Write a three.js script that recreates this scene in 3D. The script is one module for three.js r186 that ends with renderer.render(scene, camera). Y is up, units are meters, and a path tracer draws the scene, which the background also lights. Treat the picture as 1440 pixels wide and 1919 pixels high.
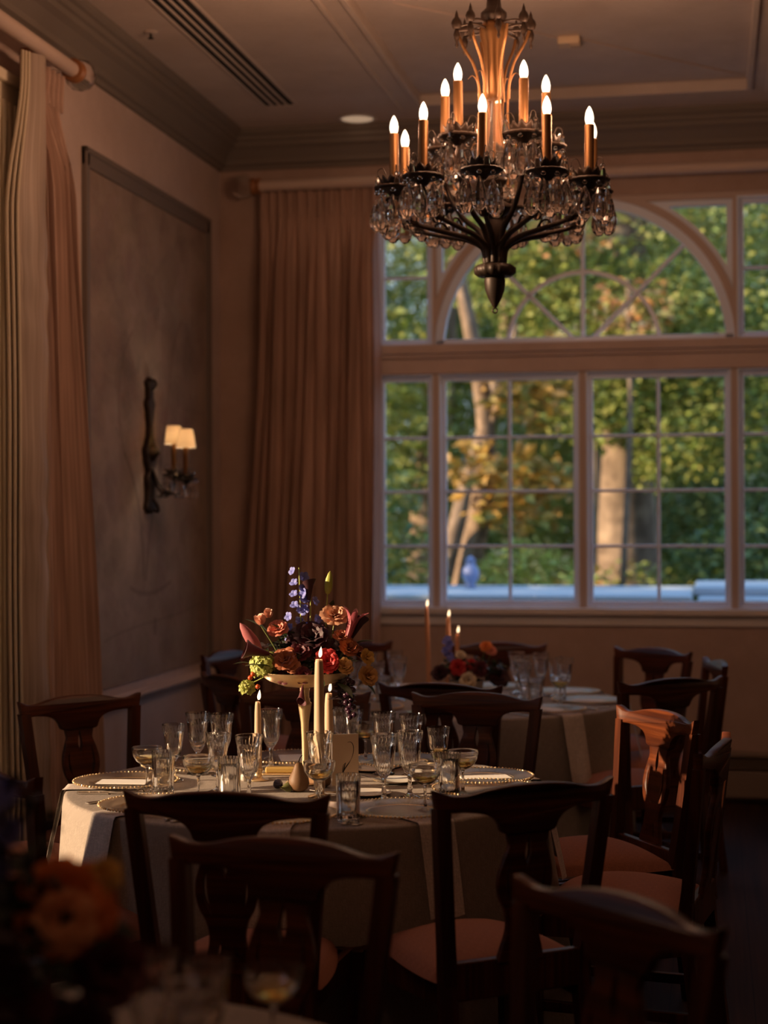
import * as THREE from 'three';
import { mergeGeometries, mergeVertices, toCreasedNormals } from 'three/addons/utils/BufferGeometryUtils.js';
import { RoundedBoxGeometry } from 'three/addons/geometries/RoundedBoxGeometry.js';
import { RectAreaLightUniformsLib } from 'three/addons/lights/RectAreaLightUniformsLib.js';

// ───────────── camera, sky, sun, exposure ─────────────
// Room axes: back wall is z = 0, left wall is x = 0, y up, metres.
const scene = new THREE.Scene();
const camera = new THREE.PerspectiveCamera(33.38, 1440 / 1919, 0.1, 200);
camera.position.set(2.926, 1.628, 9.983);
camera.rotation.set(0.0039, 0.18987, -0.0039, 'YXZ');
camera.focus = 5.45;
camera.userData.fStop = 1.9;
const renderer = new THREE.WebGLRenderer({ antialias: true });
renderer.toneMapping = THREE.LinearToneMapping;
renderer.toneMappingExposure = 1.0;
renderer.shadowMap.enabled = true;
RectAreaLightUniformsLib.init();

{ // evening sky: clear blue overhead, paler towards the horizon, the same all round
  const W = 64, H = 128, d = new Float32Array(W * H * 4);
  for (let j = 0; j < H; j++) {
    const up = Math.max(0, Math.sin(((j + 0.5) / H - 0.5) * Math.PI)), k = Math.pow(up, 0.55);
    const c = [0.62 - 0.36 * k, 0.74 - 0.28 * k, 0.86 - 0.04 * k];
    for (let i = 0; i < W; i++) { const o = (j * W + i) * 4; for (let n = 0; n < 3; n++) d[o + n] = c[n]; d[o + 3] = 1; }
  }
  const sky = new THREE.DataTexture(d, W, H, THREE.RGBAFormat, THREE.FloatType);
  sky.mapping = THREE.EquirectangularReflectionMapping; sky.magFilter = sky.minFilter = THREE.LinearFilter; sky.needsUpdate = true;
  scene.background = sky; scene.backgroundIntensity = 1.7;
}
const SUN_TO = new THREE.Vector3(1, -0.262, -0.38).normalize();
const sun = new THREE.DirectionalLight(new THREE.Color().setRGB(1, 0.70, 0.43), 11.5);
sun.position.copy(SUN_TO).multiplyScalar(-25).add(new THREE.Vector3(1.6, 1, 2));
sun.target.position.set(1.6, 1, 2); sun.castShadow = true;
Object.assign(sun.shadow.camera, { left: -18, right: 18, top: 14, bottom: -14, near: 1, far: 70 });
sun.shadow.mapSize.set(4096, 4096); sun.shadow.bias = -0.0005;
scene.add(sun, sun.target);
const BULB = 0.33;                 // candela of one chandelier bulb
const WARM = new THREE.Color().setRGB(1, 0.54, 0.31);

// ───────────── helpers ─────────────
let seed = 7;
const rnd = () => { seed = (seed + 0x6d2b79f5) | 0; let t = Math.imul(seed ^ (seed >>> 15), 1 | seed); t = (t + Math.imul(t ^ (t >>> 7), 61 | t)) ^ t; return ((t ^ (t >>> 14)) >>> 0) / 4294967296; };
const rr = (a, b) => a + (b - a) * rnd();
const V = (x, y, z) => new THREE.Vector3(x, y, z);
const RGB = (r, g, b) => new THREE.Color().setRGB(r, g, b);
const used = new Map();
function numbered(name) { const n = used.get(name) ?? 0; used.set(name, n + 1); return n ? name + '_' + String(n).padStart(3, '0') : name; }
function tag(o, label, category, group, kind) {
  if (label) o.userData.label = label;
  if (category) o.userData.category = category;
  if (group) o.userData.group = group;
  if (kind) o.userData.kind = kind;
  return o;
}
function thing(name, label, category, p = [0, 0, 0], turn = 0, group) {
  const o = new THREE.Group(); o.name = numbered(name); scene.add(o);
  o.position.set(...p); o.rotation.y = turn;
  return tag(o, label, category, group);
}
function obj(name, geo, m, parent = scene) {
  const g = Array.isArray(geo) ? (geo.length > 1 ? mergeGeometries(geo.map(plain)) : geo[0]) : geo;
  const o = new THREE.Mesh(g, m); o.name = parent === scene ? numbered(name) : name;
  o.castShadow = o.receiveShadow = true; parent.add(o); return o;
}
function sub(name, parent, p = [0, 0, 0]) { const o = new THREE.Group(); o.name = name; o.position.set(...p); parent.add(o); return o; }
function copyOf(o, p, turn, label, group) {
  const c = o.clone(); c.name = numbered(o.userData.base ?? o.name.replace(/_\d{3}$/, '')); c.userData = { ...o.userData }; scene.add(c);
  c.position.set(...p); c.rotation.set(0, turn ?? 0, 0);
  if (label) c.userData.label = label;
  if (group) c.userData.group = group; else if (group === null) delete c.userData.group;
  return c;
}
function struct(name, geo, m) { return tag(obj(name, geo, m), null, null, null, 'structure'); }
function plain(g) { // same attributes and no index so that everything merges
  const n = g.index ? g.toNonIndexed() : g.clone();
  for (const k of Object.keys(n.attributes)) if (!['position', 'normal', 'uv'].includes(k)) n.deleteAttribute(k);
  if (!n.attributes.uv) n.setAttribute('uv', new THREE.BufferAttribute(new Float32Array(n.attributes.position.count * 2), 2));
  if (!n.attributes.normal) n.computeVertexNormals();
  n.morphAttributes = {}; return n;
}
const at = (g, x = 0, y = 0, z = 0, rx = 0, ry = 0, rz = 0, s = 1) => {
  const m = new THREE.Matrix4().compose(V(x, y, z), new THREE.Quaternion().setFromEuler(new THREE.Euler(rx, ry, rz)), Array.isArray(s) ? V(...s) : V(s, s, s));
  return g.clone().applyMatrix4(m);
};
function boxUV(g) { // uv in metres from the dominant normal axis
  const p = g.attributes.position, n = g.attributes.normal, uv = new Float32Array(p.count * 2);
  for (let i = 0; i < p.count; i++) {
    const ax = Math.abs(n.getX(i)), ay = Math.abs(n.getY(i)), az = Math.abs(n.getZ(i));
    const [a, b] = ax >= ay && ax >= az ? [p.getZ(i), p.getY(i)] : ay >= az ? [p.getX(i), p.getZ(i)] : [p.getX(i), p.getY(i)];
    uv[2 * i] = a; uv[2 * i + 1] = b;
  }
  g.setAttribute('uv', new THREE.BufferAttribute(uv, 2)); return g;
}
// box from corner to corner; r rounds the edges
function bx(x0, x1, y0, y1, z0, z1, r = 0) {
  const w = x1 - x0, h = y1 - y0, d = z1 - z0;
  const g = plain(r ? new RoundedBoxGeometry(w, h, d, 1, Math.min(r, w / 2.01, h / 2.01, d / 2.01)) : new THREE.BoxGeometry(w, h, d));
  g.translate((x0 + x1) / 2, (y0 + y1) / 2, (z0 + z1) / 2);
  return boxUV(g);
}
// surface of revolution about y from [r, y] points, with an optional radius change mod(r, y, phi, k)
function turn(profile, segs, mod) {
  const n = profile.length, pos = [], uv = [], idx = [];
  for (let i = 0; i <= segs; i++) {
    const a = (i / segs) * Math.PI * 2;
    for (let k = 0; k < n; k++) {
      let [r, y] = profile[k];
      if (mod && i < segs + 1) { const q = mod(r, y, (i % segs) / segs * Math.PI * 2, k); if (Array.isArray(q)) [r, y] = q; else r = q; }
      pos.push(r * Math.sin(a), y, r * Math.cos(a)); uv.push(i / segs, k / (n - 1));
    }
  }
  for (let i = 0; i < segs; i++) for (let k = 0; k < n - 1; k++) {
    const a = i * n + k, b = a + n;
    idx.push(a, b, a + 1, b, b + 1, a + 1);
  }
  const g = new THREE.BufferGeometry();
  g.setAttribute('position', new THREE.Float32BufferAttribute(pos, 3)); g.setAttribute('uv', new THREE.Float32BufferAttribute(uv, 2)); g.setIndex(idx);
  g.computeVertexNormals();
  const N = g.attributes.normal; // close the seam
  for (let k = 0; k < n; k++) { const a = k, b = segs * n + k, v = V(N.getX(a) + N.getX(b), N.getY(a) + N.getY(b), N.getZ(a) + N.getZ(b)).normalize(); N.setXYZ(a, v.x, v.y, v.z); N.setXYZ(b, v.x, v.y, v.z); }
  return g;
}
function tube(points, r, segs = 24, rad = 8, closed = false) {
  const c = new THREE.CatmullRomCurve3(points.map((p) => (Array.isArray(p) ? V(...p) : p)), closed);
  const g = new THREE.TubeGeometry(c, segs, 1, rad, closed), P = g.attributes.position;
  const f = typeof r === 'function' ? r : () => r, q = V(0, 0, 0);
  for (let i = 0; i <= segs; i++) { c.getPointAt(i / segs, q); const k = f(i / segs); for (let j = 0; j <= rad; j++) { const o = i * (rad + 1) + j; P.setXYZ(o, q.x + (P.getX(o) - q.x) * k, q.y + (P.getY(o) - q.y) * k, q.z + (P.getZ(o) - q.z) * k); } }
  return g;
}
function grid(nu, nv, f) { // f(u, v) -> [x, y, z]
  const pos = [], uv = [], idx = [];
  for (let j = 0; j <= nv; j++) for (let i = 0; i <= nu; i++) { const p = f(i / nu, j / nv); pos.push(p[0], p[1], p[2]); uv.push(p[3] ?? i / nu, p[4] ?? j / nv); }
  for (let j = 0; j < nv; j++) for (let i = 0; i < nu; i++) { const a = j * (nu + 1) + i, b = a + nu + 1; idx.push(a, a + 1, b, a + 1, b + 1, b); }
  const g = new THREE.BufferGeometry();
  g.setAttribute('position', new THREE.Float32BufferAttribute(pos, 3)); g.setAttribute('uv', new THREE.Float32BufferAttribute(uv, 2)); g.setIndex(idx); g.computeVertexNormals(); return g;
}
// square bar swept through points, [w, d] at each
function bar(pts) {
  const pos = [], idx = [], n = pts.length;
  for (const [x, y, z, w, d] of pts) for (const [a, b] of [[-1, -1], [1, -1], [1, 1], [-1, 1]]) pos.push(x + a * w / 2, y, z + b * d / 2);
  for (let i = 0; i < n - 1; i++) for (let k = 0; k < 4; k++) { const a = i * 4 + k, b = i * 4 + (k + 1) % 4; idx.push(a, a + 4, b, b, a + 4, b + 4); }
  idx.push(0, 1, 2, 0, 2, 3); const e = (n - 1) * 4; idx.push(e, e + 2, e + 1, e, e + 3, e + 2);
  const g = new THREE.BufferGeometry(); g.setAttribute('position', new THREE.Float32BufferAttribute(pos, 3)); g.setIndex(idx);
  const flat = g.toNonIndexed(); flat.computeVertexNormals(); return boxUV(flat);
}
const smooth = (a, b, x) => { const t = Math.min(1, Math.max(0, (x - a) / (b - a))); return t * t * (3 - 2 * t); };
function lerpTable(t, x) { if (x >= t[0][0]) return t[0][1]; for (let i = 1; i < t.length; i++) if (x >= t[i][0]) { const [a, va] = t[i - 1], [b, vb] = t[i]; const k = (x - b) / (a - b), s = k * k * (3 - 2 * k); return vb + (va - vb) * s; } return t[t.length - 1][1]; }

// ───────────── computed textures ─────────────
function noiseField(W, H, cells, s0) { // smooth periodic value noise
  let s = s0; const r = () => { s = (s * 1664525 + 1013904223) >>> 0; return s / 4294967296; };
  const [cw, ch] = cells, t = Array.from({ length: cw * ch }, r), out = new Float32Array(W * H), f = (x) => x * x * (3 - 2 * x);
  for (let y = 0; y < H; y++) for (let x = 0; x < W; x++) {
    const u = x / W * cw, v = y / H * ch, i = Math.floor(u), j = Math.floor(v), a = f(u - i), b = f(v - j), i2 = (i + 1) % cw, j2 = (j + 1) % ch;
    out[y * W + x] = (t[j * cw + i] * (1 - a) + t[j * cw + i2] * a) * (1 - b) + (t[j2 * cw + i] * (1 - a) + t[j2 * cw + i2] * a) * b;
  }
  return out;
}
function fieldTexture(W, H, layers, color, srgb = true) { // layers: [cells, weight]; color(v) -> [r, g, b] 0..255
  const sum = new Float32Array(W * H); let s = 11, tot = 0;
  for (const [cells, w] of layers) { const n = noiseField(W, H, cells, s += 97); tot += w; for (let i = 0; i < sum.length; i++) sum[i] += n[i] * w; }
  const d = new Uint8Array(W * H * 4);
  for (let i = 0; i < sum.length; i++) { const c = color(sum[i] / tot, i % W, Math.floor(i / W)); d[4 * i] = c[0]; d[4 * i + 1] = c[1]; d[4 * i + 2] = c[2]; d[4 * i + 3] = 255; }
  const t = new THREE.DataTexture(d, W, H); t.magFilter = t.minFilter = THREE.LinearFilter; t.wrapS = t.wrapT = THREE.RepeatWrapping; if (srgb) t.colorSpace = THREE.SRGBColorSpace; t.needsUpdate = true; return t;
}
const rep = (t, a, b) => { const c = t.clone(); c.repeat.set(a, b); c.needsUpdate = true; return c; };
const ramp = (v, a, b) => a.map((x, i) => Math.max(0, Math.min(255, x + (b[i] - x) * v)));
const woodTex = fieldTexture(256, 256, [[[24, 3], 1], [[60, 4], 0.8], [[120, 6], 0.5], [[5, 2], 0.6]], (v) => ramp(Math.pow(v, 1.3), [62, 28, 12], [196, 128, 78]));
const floorTex = fieldTexture(512, 512, [[[40, 3], 1], [[120, 5], 0.7], [[6, 2], 0.8]], (v, x) => { const g = x % 64 < 2 ? 0.55 : 1; return ramp(v, [26, 14, 9], [74, 44, 28]).map((c) => c * g); });
const weaveTex = fieldTexture(128, 128, [[[64, 64], 1], [[40, 6], 0.5], [[6, 40], 0.5]], (v) => ramp(v, [176, 176, 176], [255, 255, 255]));
const slubTex = fieldTexture(256, 256, [[[120, 4], 1], [[60, 3], 0.6], [[9, 6], 0.6]], (v) => ramp(v, [170, 165, 160], [255, 255, 255]));
const plasterTex = fieldTexture(256, 256, [[[6, 6], 1], [[20, 20], 0.5], [[90, 90], 0.35]], (v) => ramp(v, [226, 222, 218], [255, 255, 255]));
const barkTex = fieldTexture(256, 256, [[[18, 5], 1], [[40, 12], 0.8], [[90, 40], 0.4]], (v) => ramp(v, [62, 50, 40], [176, 156, 134]));
const grassTex = fieldTexture(256, 256, [[[12, 12], 1], [[60, 60], 0.8], [[120, 120], 0.6]], (v) => ramp(v, [42, 58, 22], [112, 124, 54]));

// ───────────── materials ─────────────
const std = (c, rough = 0.8, more = {}) => new THREE.MeshStandardMaterial({ color: c, roughness: rough, ...more });
const phys = (c, more = {}) => new THREE.MeshPhysicalMaterial({ color: c, ...more });
const M = {
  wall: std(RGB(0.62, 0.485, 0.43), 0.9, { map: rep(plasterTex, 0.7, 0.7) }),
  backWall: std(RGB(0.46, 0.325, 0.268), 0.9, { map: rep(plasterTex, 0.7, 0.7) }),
  ceiling: std(RGB(0.62, 0.52, 0.46), 0.95, { map: rep(plasterTex, 0.5, 0.5) }),
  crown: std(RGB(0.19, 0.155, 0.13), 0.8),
  trim: std(RGB(0.66, 0.60, 0.56), 0.55),
  sash: std(RGB(0.68, 0.75, 0.90), 0.32),  // cool blue tint paints skylight onto the window frames
  casing: std(RGB(0.50, 0.385, 0.33), 0.6),
  floor: phys(RGB(1, 1, 1), { roughness: 0.75, specularIntensity: 0.3, map: floorTex, bumpMap: floorTex, bumpScale: 0.001 }),
  wood: phys(RGB(0.34, 0.23, 0.165), { map: rep(woodTex, 2.2, 1.1), roughness: 0.4, specularIntensity: 0.45, clearcoat: 0.06, clearcoatRoughness: 0.3, bumpMap: rep(woodTex, 2.2, 1.1), bumpScale: 0.0004 }),
  seat: std(RGB(0.44, 0.17, 0.10), 0.9, { map: rep(weaveTex, 12, 12), bumpMap: rep(weaveTex, 12, 12), bumpScale: 0.0008 }),
  cloth: std(RGB(0.40, 0.33, 0.275), 0.95, { map: rep(weaveTex, 10, 10), side: THREE.DoubleSide }),
  napkin: std(RGB(0.76, 0.66, 0.59), 0.95, { map: rep(weaveTex, 10, 10), side: THREE.DoubleSide }),
  curtain: phys(RGB(0.68, 0.45, 0.355), { roughness: 0.7, map: slubTex, sheen: 0.4, sheenColor: RGB(0.6, 0.45, 0.35), sheenRoughness: 0.5, side: THREE.DoubleSide }),
  lining: std(RGB(0.70, 0.61, 0.46), 0.9, { side: THREE.DoubleSide }),
  rod: std(RGB(0.55, 0.42, 0.35), 0.6),
  collar: std(RGB(0.32, 0.13, 0.05), 0.45),
  bronze: std(RGB(0.028, 0.015, 0.009), 0.5, { metalness: 0.5 }),
  brass: std(RGB(0.185, 0.088, 0.032), 0.46, { metalness: 0.8 }),
  gold: std(RGB(0.78, 0.58, 0.33), 0.38, { metalness: 0.85 }),
  silver: std(RGB(0.75, 0.70, 0.64), 0.22, { metalness: 1 }),
  crystal: phys(RGB(1, 1, 1), { roughness: 0.04, transmission: 1, thickness: 0.01, ior: 1.54 }),
  drop: phys(RGB(1, 0.95, 0.91), { roughness: 0.07, transmission: 1, thickness: 0.02, ior: 1.55, flatShading: true }),
  vaseGlass: phys(RGB(1, 0.93, 0.88), { roughness: 0.05, transmission: 0.97, thickness: 0, ior: 1.7 }),
  amber: phys(RGB(1, 0.86, 0.74), { roughness: 0.3, transmission: 1, thickness: 0.01, ior: 1.14, specularIntensity: 0.4 }),
  water: phys(RGB(1, 1, 1), { roughness: 0.12, transmission: 1, thickness: 0.05, ior: 1.33 }),
  wine: phys(RGB(1, 0.95, 0.8), { roughness: 0, transmission: 1, thickness: 0.05, ior: 1.34, attenuationColor: RGB(0.9, 0.66, 0.22), attenuationDistance: 0.075 }),
  pane: phys(RGB(1, 1, 1), { roughness: 0, transmission: 1, thickness: 0, ior: 1.5 }),
  bulb: std(RGB(0.9, 0.85, 0.8), 0.3, { emissive: RGB(1, 0.80, 0.58), emissiveIntensity: 3.2 }),
  dimBulb: std(RGB(0.9, 0.85, 0.8), 0.3, { emissive: RGB(1, 0.80, 0.58), emissiveIntensity: 0.9 }),
  braid: std(RGB(0.60, 0.50, 0.36), 0.8),
  flame: std(RGB(0.9, 0.7, 0.5), 0.5, { emissive: RGB(1, 0.72, 0.42), emissiveIntensity: 2.6 }),
  wax: phys(RGB(0.52, 0.36, 0.225), { roughness: 0.5, transmission: 0.12, thickness: 0 }),
  waxOrange: phys(RGB(0.66, 0.33, 0.17), { roughness: 0.5, transmission: 0.12, thickness: 0 }),
  wick: std(RGB(0.03, 0.02, 0.015), 1),
  paper: std(RGB(0.80, 0.76, 0.70), 0.9),
  dark: std(RGB(0.012, 0.01, 0.009), 0.9),
};

// ───────────── the room ─────────────
const CEIL = 3.95, RX = 7.6, FZ = 13.4;
struct('floor', bx(-0.3, RX + 0.3, -0.25, 0, -0.3, FZ + 0.3), M.floor);
M.floor.map.repeat.set(0.9, 0.45);
const TR = [1.335, 3.12, 0.58, 10.5]; // the shallow ceiling tray
struct('ceiling', [bx(-0.3, TR[0], CEIL, 4.25, -0.3, FZ + 0.3), bx(TR[1], RX + 0.3, CEIL, 4.25, -0.3, FZ + 0.3), bx(TR[0], TR[1], CEIL, 4.25, -0.3, TR[2]), bx(TR[0], TR[1], CEIL, 4.25, TR[3], FZ + 0.3), bx(TR[0], TR[1], CEIL + 0.045, 4.25, TR[2], TR[3])], M.ceiling);
const WX = [0.955, 3.42], WY = [1.10, 3.50]; // opening of the big window in the back wall
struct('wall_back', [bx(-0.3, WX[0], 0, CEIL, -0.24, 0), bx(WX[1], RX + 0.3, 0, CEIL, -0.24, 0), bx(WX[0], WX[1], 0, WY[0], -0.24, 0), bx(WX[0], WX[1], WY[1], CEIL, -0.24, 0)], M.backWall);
const LZ = [3.62, 5.9], LY = [0.72, 3.3];   // opening of the left window
struct('wall_left', [bx(-0.26, 0, 0, CEIL, -0.24, LZ[0]), bx(-0.26, 0, 0, CEIL, LZ[1], FZ + 0.3), bx(-0.26, 0, 0, LY[0], LZ[0], LZ[1]), bx(-0.26, 0, LY[1], CEIL, LZ[0], LZ[1])], M.wall);
struct('wall_right', bx(RX, RX + 0.26, 0, CEIL, -0.24, FZ + 0.3), M.wall);
struct('wall_front', bx(-0.3, RX + 0.3, 0, CEIL, FZ, FZ + 0.26), M.wall);

function prism(pts, len, axis) { // a profile [[out, y]...] run along z (axis 'z') or x (axis 'x')
  const s = new THREE.Shape(pts.map(([a, b]) => new THREE.Vector2(a, b)));
  const g = plain(new THREE.ExtrudeGeometry(s, { depth: len, bevelEnabled: false }));
  if (axis === 'x') { g.rotateY(Math.PI / 2); g.scale(1, 1, -1); const p = g.attributes.position.array, n = g.attributes.normal.array, u = g.attributes.uv.array; for (let i = 0; i < p.length; i += 9) for (let k = 0; k < 3; k++) { [p[i + 3 + k], p[i + 6 + k]] = [p[i + 6 + k], p[i + 3 + k]]; [n[i + 3 + k], n[i + 6 + k]] = [n[i + 6 + k], n[i + 3 + k]]; } }
  return boxUV(g);
}
const crownProfile = [[0, 3.735], [0.022, 3.735], [0.028, 3.757], [0.05, 3.765], [0.055, 3.79], [0.072, 3.81], [0.10, 3.84], [0.132, 3.858], [0.138, 3.88], [0.155, 3.888], [0.16, 3.91], [0.178, 3.918], [0.19, 3.932], [0.195, CEIL + 0.002], [0, CEIL + 0.002]];
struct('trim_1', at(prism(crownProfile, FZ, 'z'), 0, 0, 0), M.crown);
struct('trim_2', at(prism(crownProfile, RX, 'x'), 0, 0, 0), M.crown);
// moulding round the ceiling tray
const trayBars = [];
for (const [a, b, h] of [[TR[0] - 0.15, TR[0] - 0.125, 0.012], [TR[0] - 0.03, TR[0], 0.016], [TR[1], TR[1] + 0.03, 0.016], [TR[1] + 0.10, TR[1] + 0.125, 0.012]]) trayBars.push(bx(a, b, CEIL - h, CEIL + 0.004, TR[2] - (h < 0.015 ? 0.13 : 0.0), TR[3], 0.005));
trayBars.push(bx(TR[0] - 0.03, TR[1] + 0.03, CEIL - 0.016, CEIL + 0.004, TR[2] - 0.03, TR[2], 0.005));
struct('trim_3', trayBars, M.ceiling);
struct('baseboard_left', [bx(0, 0.022, 0, 0.16, 0, 3.0, 0.006), bx(0, 0.03, 0, 0.03, 0, 3.0, 0.006)], M.trim);

// the big window: casing round four lower lights, an arched fan light, two side lights and two spandrels
const CX = 2.187, CYA = 2.625;
{
  const w = thing('window', null, null); w.name = 'window_1'; tag(w, null, null, null, 'structure');
  const rect = (x0, x1, y0, y1) => { const p = new THREE.Path(); p.moveTo(x0, y0); p.lineTo(x1, y0); p.lineTo(x1, y1); p.lineTo(x0, y1); p.closePath(); return p; };
  const arcPts = (r, a0, a1, n = 28) => Array.from({ length: n + 1 }, (_, i) => { const a = a0 + (a1 - a0) * i / n; return new THREE.Vector2(CX + r * Math.cos(a), CYA + r * Math.sin(a)); });
  const deep = (shape, z0, z1) => { const g = plain(new THREE.ExtrudeGeometry(shape, { depth: z1 - z0, bevelEnabled: false, curveSegments: 40 })); g.translate(0, 0, z0); return boxUV(g); };
  const ring = (r0, r1, a0, a1, z0, z1) => deep(new THREE.Shape([...arcPts(r1, a0, a1), ...arcPts(r0, a1, a0)]), z0, z1);
  const spandrel = (R, inset, mirror) => { // region outside the arch, inside the corner
    const x1 = CX + 0.862 - inset, y1 = 3.462 - inset, aT = Math.asin(Math.min(1, (y1 - CYA) / R)), aB = Math.acos((x1 - CX) / R);
    const p = [...arcPts(R, aB, aT, 18), new THREE.Vector2(x1, y1)];
    return mirror ? p.map((q) => new THREE.Vector2(2 * CX - q.x, q.y)).reverse() : p;
  };
  const units = [[0.966, 1.303, 1], [1.337, 2.168, 2], [2.206, 3.037, 2], [3.072, 3.409, 1]], Y0 = 1.10, Y1 = 2.484, SY = [2.655, 3.475];
  const face = new THREE.Shape([[WX[0], WY[0]], [WX[1], WY[0]], [WX[1], WY[1]], [WX[0], WY[1]]].map((p) => new THREE.Vector2(...p)));
  for (const [a, b] of units) face.holes.push(rect(a, b, Y0 + 0.004, Y1));
  for (const [a, b] of [units[0], units[3]]) face.holes.push(rect(a, b, SY[0], SY[1]));
  face.holes.push(new THREE.Path([...arcPts(0.875, 0.03, Math.PI - 0.03, 48)]));
  for (const m of [false, true]) face.holes.push(new THREE.Path(spandrel(0.915, 0, m)));
  obj('casing', deep(face, -0.13, -0.012), M.casing, w);
  obj('transom_ledge', [bx(WX[0], WX[1], 2.60, 2.655, -0.05, 0.05, 0.008), bx(WX[0], WX[1], 2.575, 2.60, -0.05, 0.03, 0.006), bx(WX[0], WX[1], 2.484, 2.575, -0.05, 0.008, 0.003)], M.wall, w);
  obj('sill', [bx(WX[0] - 0.03, WX[1] + 0.03, 1.062, 1.104, -0.05, 0.055, 0.01), bx(WX[0] - 0.01, WX[1] + 0.01, 1.0, 1.062, -0.01, 0.018, 0.006)], M.trim, w);
  const pane = (shape, z = -0.082) => { const g = plain(new THREE.ShapeGeometry(new THREE.Shape(shape))); g.translate(0, 0, z); return obj('pane', g, M.pane, w); };
  const box4 = (a, b, c, d) => [[a, c], [b, c], [b, d], [a, d]].map((p) => new THREE.Vector2(...p));
  const sash = (a, b, y0, y1, f, z = -0.10) => [bx(a, a + f, y0, y1, z, z + 0.05, 0.008), bx(b - f, b, y0, y1, z, z + 0.05, 0.008), bx(a + f * 0.6, b - f * 0.6, y0, y0 + f, z, z + 0.05, 0.008), bx(a + f * 0.6, b - f * 0.6, y1 - f, y1, z, z + 0.05, 0.008)];
  const bead = (a, b, y0, y1, f) => sash(a, b, y0, y1, f, -0.062); // stepped inner bead
  const rows = [1.139, 1.462, 1.786, 2.107, 2.424];
  for (const [a, b, n] of units) {
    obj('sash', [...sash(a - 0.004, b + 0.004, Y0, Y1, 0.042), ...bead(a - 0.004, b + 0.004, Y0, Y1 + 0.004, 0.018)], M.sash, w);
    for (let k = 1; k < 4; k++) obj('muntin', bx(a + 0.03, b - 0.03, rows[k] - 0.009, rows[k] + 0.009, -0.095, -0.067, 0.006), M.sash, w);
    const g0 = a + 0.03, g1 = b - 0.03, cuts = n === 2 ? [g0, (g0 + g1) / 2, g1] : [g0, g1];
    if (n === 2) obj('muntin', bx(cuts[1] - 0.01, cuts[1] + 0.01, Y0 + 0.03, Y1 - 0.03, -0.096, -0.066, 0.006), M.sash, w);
    for (let i = 0; i < n; i++) for (let k = 0; k < 4; k++) pane(box4(cuts[i], cuts[i + 1], rows[k], rows[k + 1]));
  }
  for (const [a, b] of [units[0], units[3]]) {
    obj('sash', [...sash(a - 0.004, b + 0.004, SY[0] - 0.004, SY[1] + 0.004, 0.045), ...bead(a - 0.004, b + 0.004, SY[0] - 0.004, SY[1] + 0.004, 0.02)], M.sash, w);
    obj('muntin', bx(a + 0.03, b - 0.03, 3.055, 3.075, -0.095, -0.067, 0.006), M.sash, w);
    pane(box4(a + 0.04, b - 0.04, SY[0] + 0.04, 3.065)); pane(box4(a + 0.04, b - 0.04, 3.065, SY[1] - 0.04));
  }
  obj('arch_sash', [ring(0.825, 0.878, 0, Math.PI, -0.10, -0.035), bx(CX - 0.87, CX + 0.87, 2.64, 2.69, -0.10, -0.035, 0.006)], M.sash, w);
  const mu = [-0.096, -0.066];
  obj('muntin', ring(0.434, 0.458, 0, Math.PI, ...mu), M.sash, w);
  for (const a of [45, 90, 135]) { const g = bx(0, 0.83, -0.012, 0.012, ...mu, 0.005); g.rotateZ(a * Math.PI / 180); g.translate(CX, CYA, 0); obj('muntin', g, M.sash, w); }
  for (let k = 0; k < 4; k++) for (const [r0, r1] of [[0.06, 0.446], [0.446, 0.83]]) pane([...arcPts(r1, k * Math.PI / 4, (k + 1) * Math.PI / 4, 10), ...arcPts(r0, (k + 1) * Math.PI / 4, k * Math.PI / 4, 10)]);
  for (const m of [false, true]) {
    const s = new THREE.Shape(spandrel(0.912, -0.003, m)); s.holes.push(new THREE.Path(spandrel(0.945, 0.033, m)));
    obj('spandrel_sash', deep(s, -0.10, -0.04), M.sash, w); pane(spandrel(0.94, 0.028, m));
  }
}
// the left window, mostly out of the picture; its fluted casing shows at the picture's left edge
{
  const w = thing('window', null, null); w.name = 'window_2'; tag(w, null, null, null, 'structure');
  const fl = [bx(0, 0.03, 0, 3.45, 3.02, LZ[0], 0.004)];
  for (let k = 0; k < 9; k++) fl.push(bx(0.028, 0.046, 0.25, 3.38, 3.04 + k * 0.063, 3.075 + k * 0.063, 0.008));
  obj('jamb_casing', fl, M.lining, w);
  obj('jamb_casing', bx(0, 0.03, 0, 3.45, LZ[1], LZ[1] + 0.3, 0.004), M.lining, w);
  obj('head_casing', [bx(0, 0.035, LY[1], 3.48, 3.02, LZ[1] + 0.3, 0.006), bx(0, 0.06, 3.45, 3.5, 3.0, LZ[1] + 0.33, 0.01)], M.lining, w);
  obj('sill', bx(-0.05, 0.07, LY[0] - 0.04, LY[0], LZ[0] - 0.05, LZ[1] + 0.05, 0.01), M.trim, w);
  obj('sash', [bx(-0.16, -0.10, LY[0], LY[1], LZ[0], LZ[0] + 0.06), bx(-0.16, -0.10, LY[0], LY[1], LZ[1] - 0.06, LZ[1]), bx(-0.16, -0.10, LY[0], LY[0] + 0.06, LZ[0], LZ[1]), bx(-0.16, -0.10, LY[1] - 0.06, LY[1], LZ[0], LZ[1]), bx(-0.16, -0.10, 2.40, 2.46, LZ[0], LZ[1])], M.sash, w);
  for (const [y0, y1] of [[LY[0] + 0.05, 2.42], [2.44, LY[1] - 0.05]]) { const g = plain(new THREE.PlaneGeometry(LZ[1] - LZ[0] - 0.1, y1 - y0)); g.rotateY(Math.PI / 2); g.translate(-0.13, (y0 + y1) / 2, (LZ[0] + LZ[1]) / 2); obj('pane', g, M.pane, w); }
}

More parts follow.
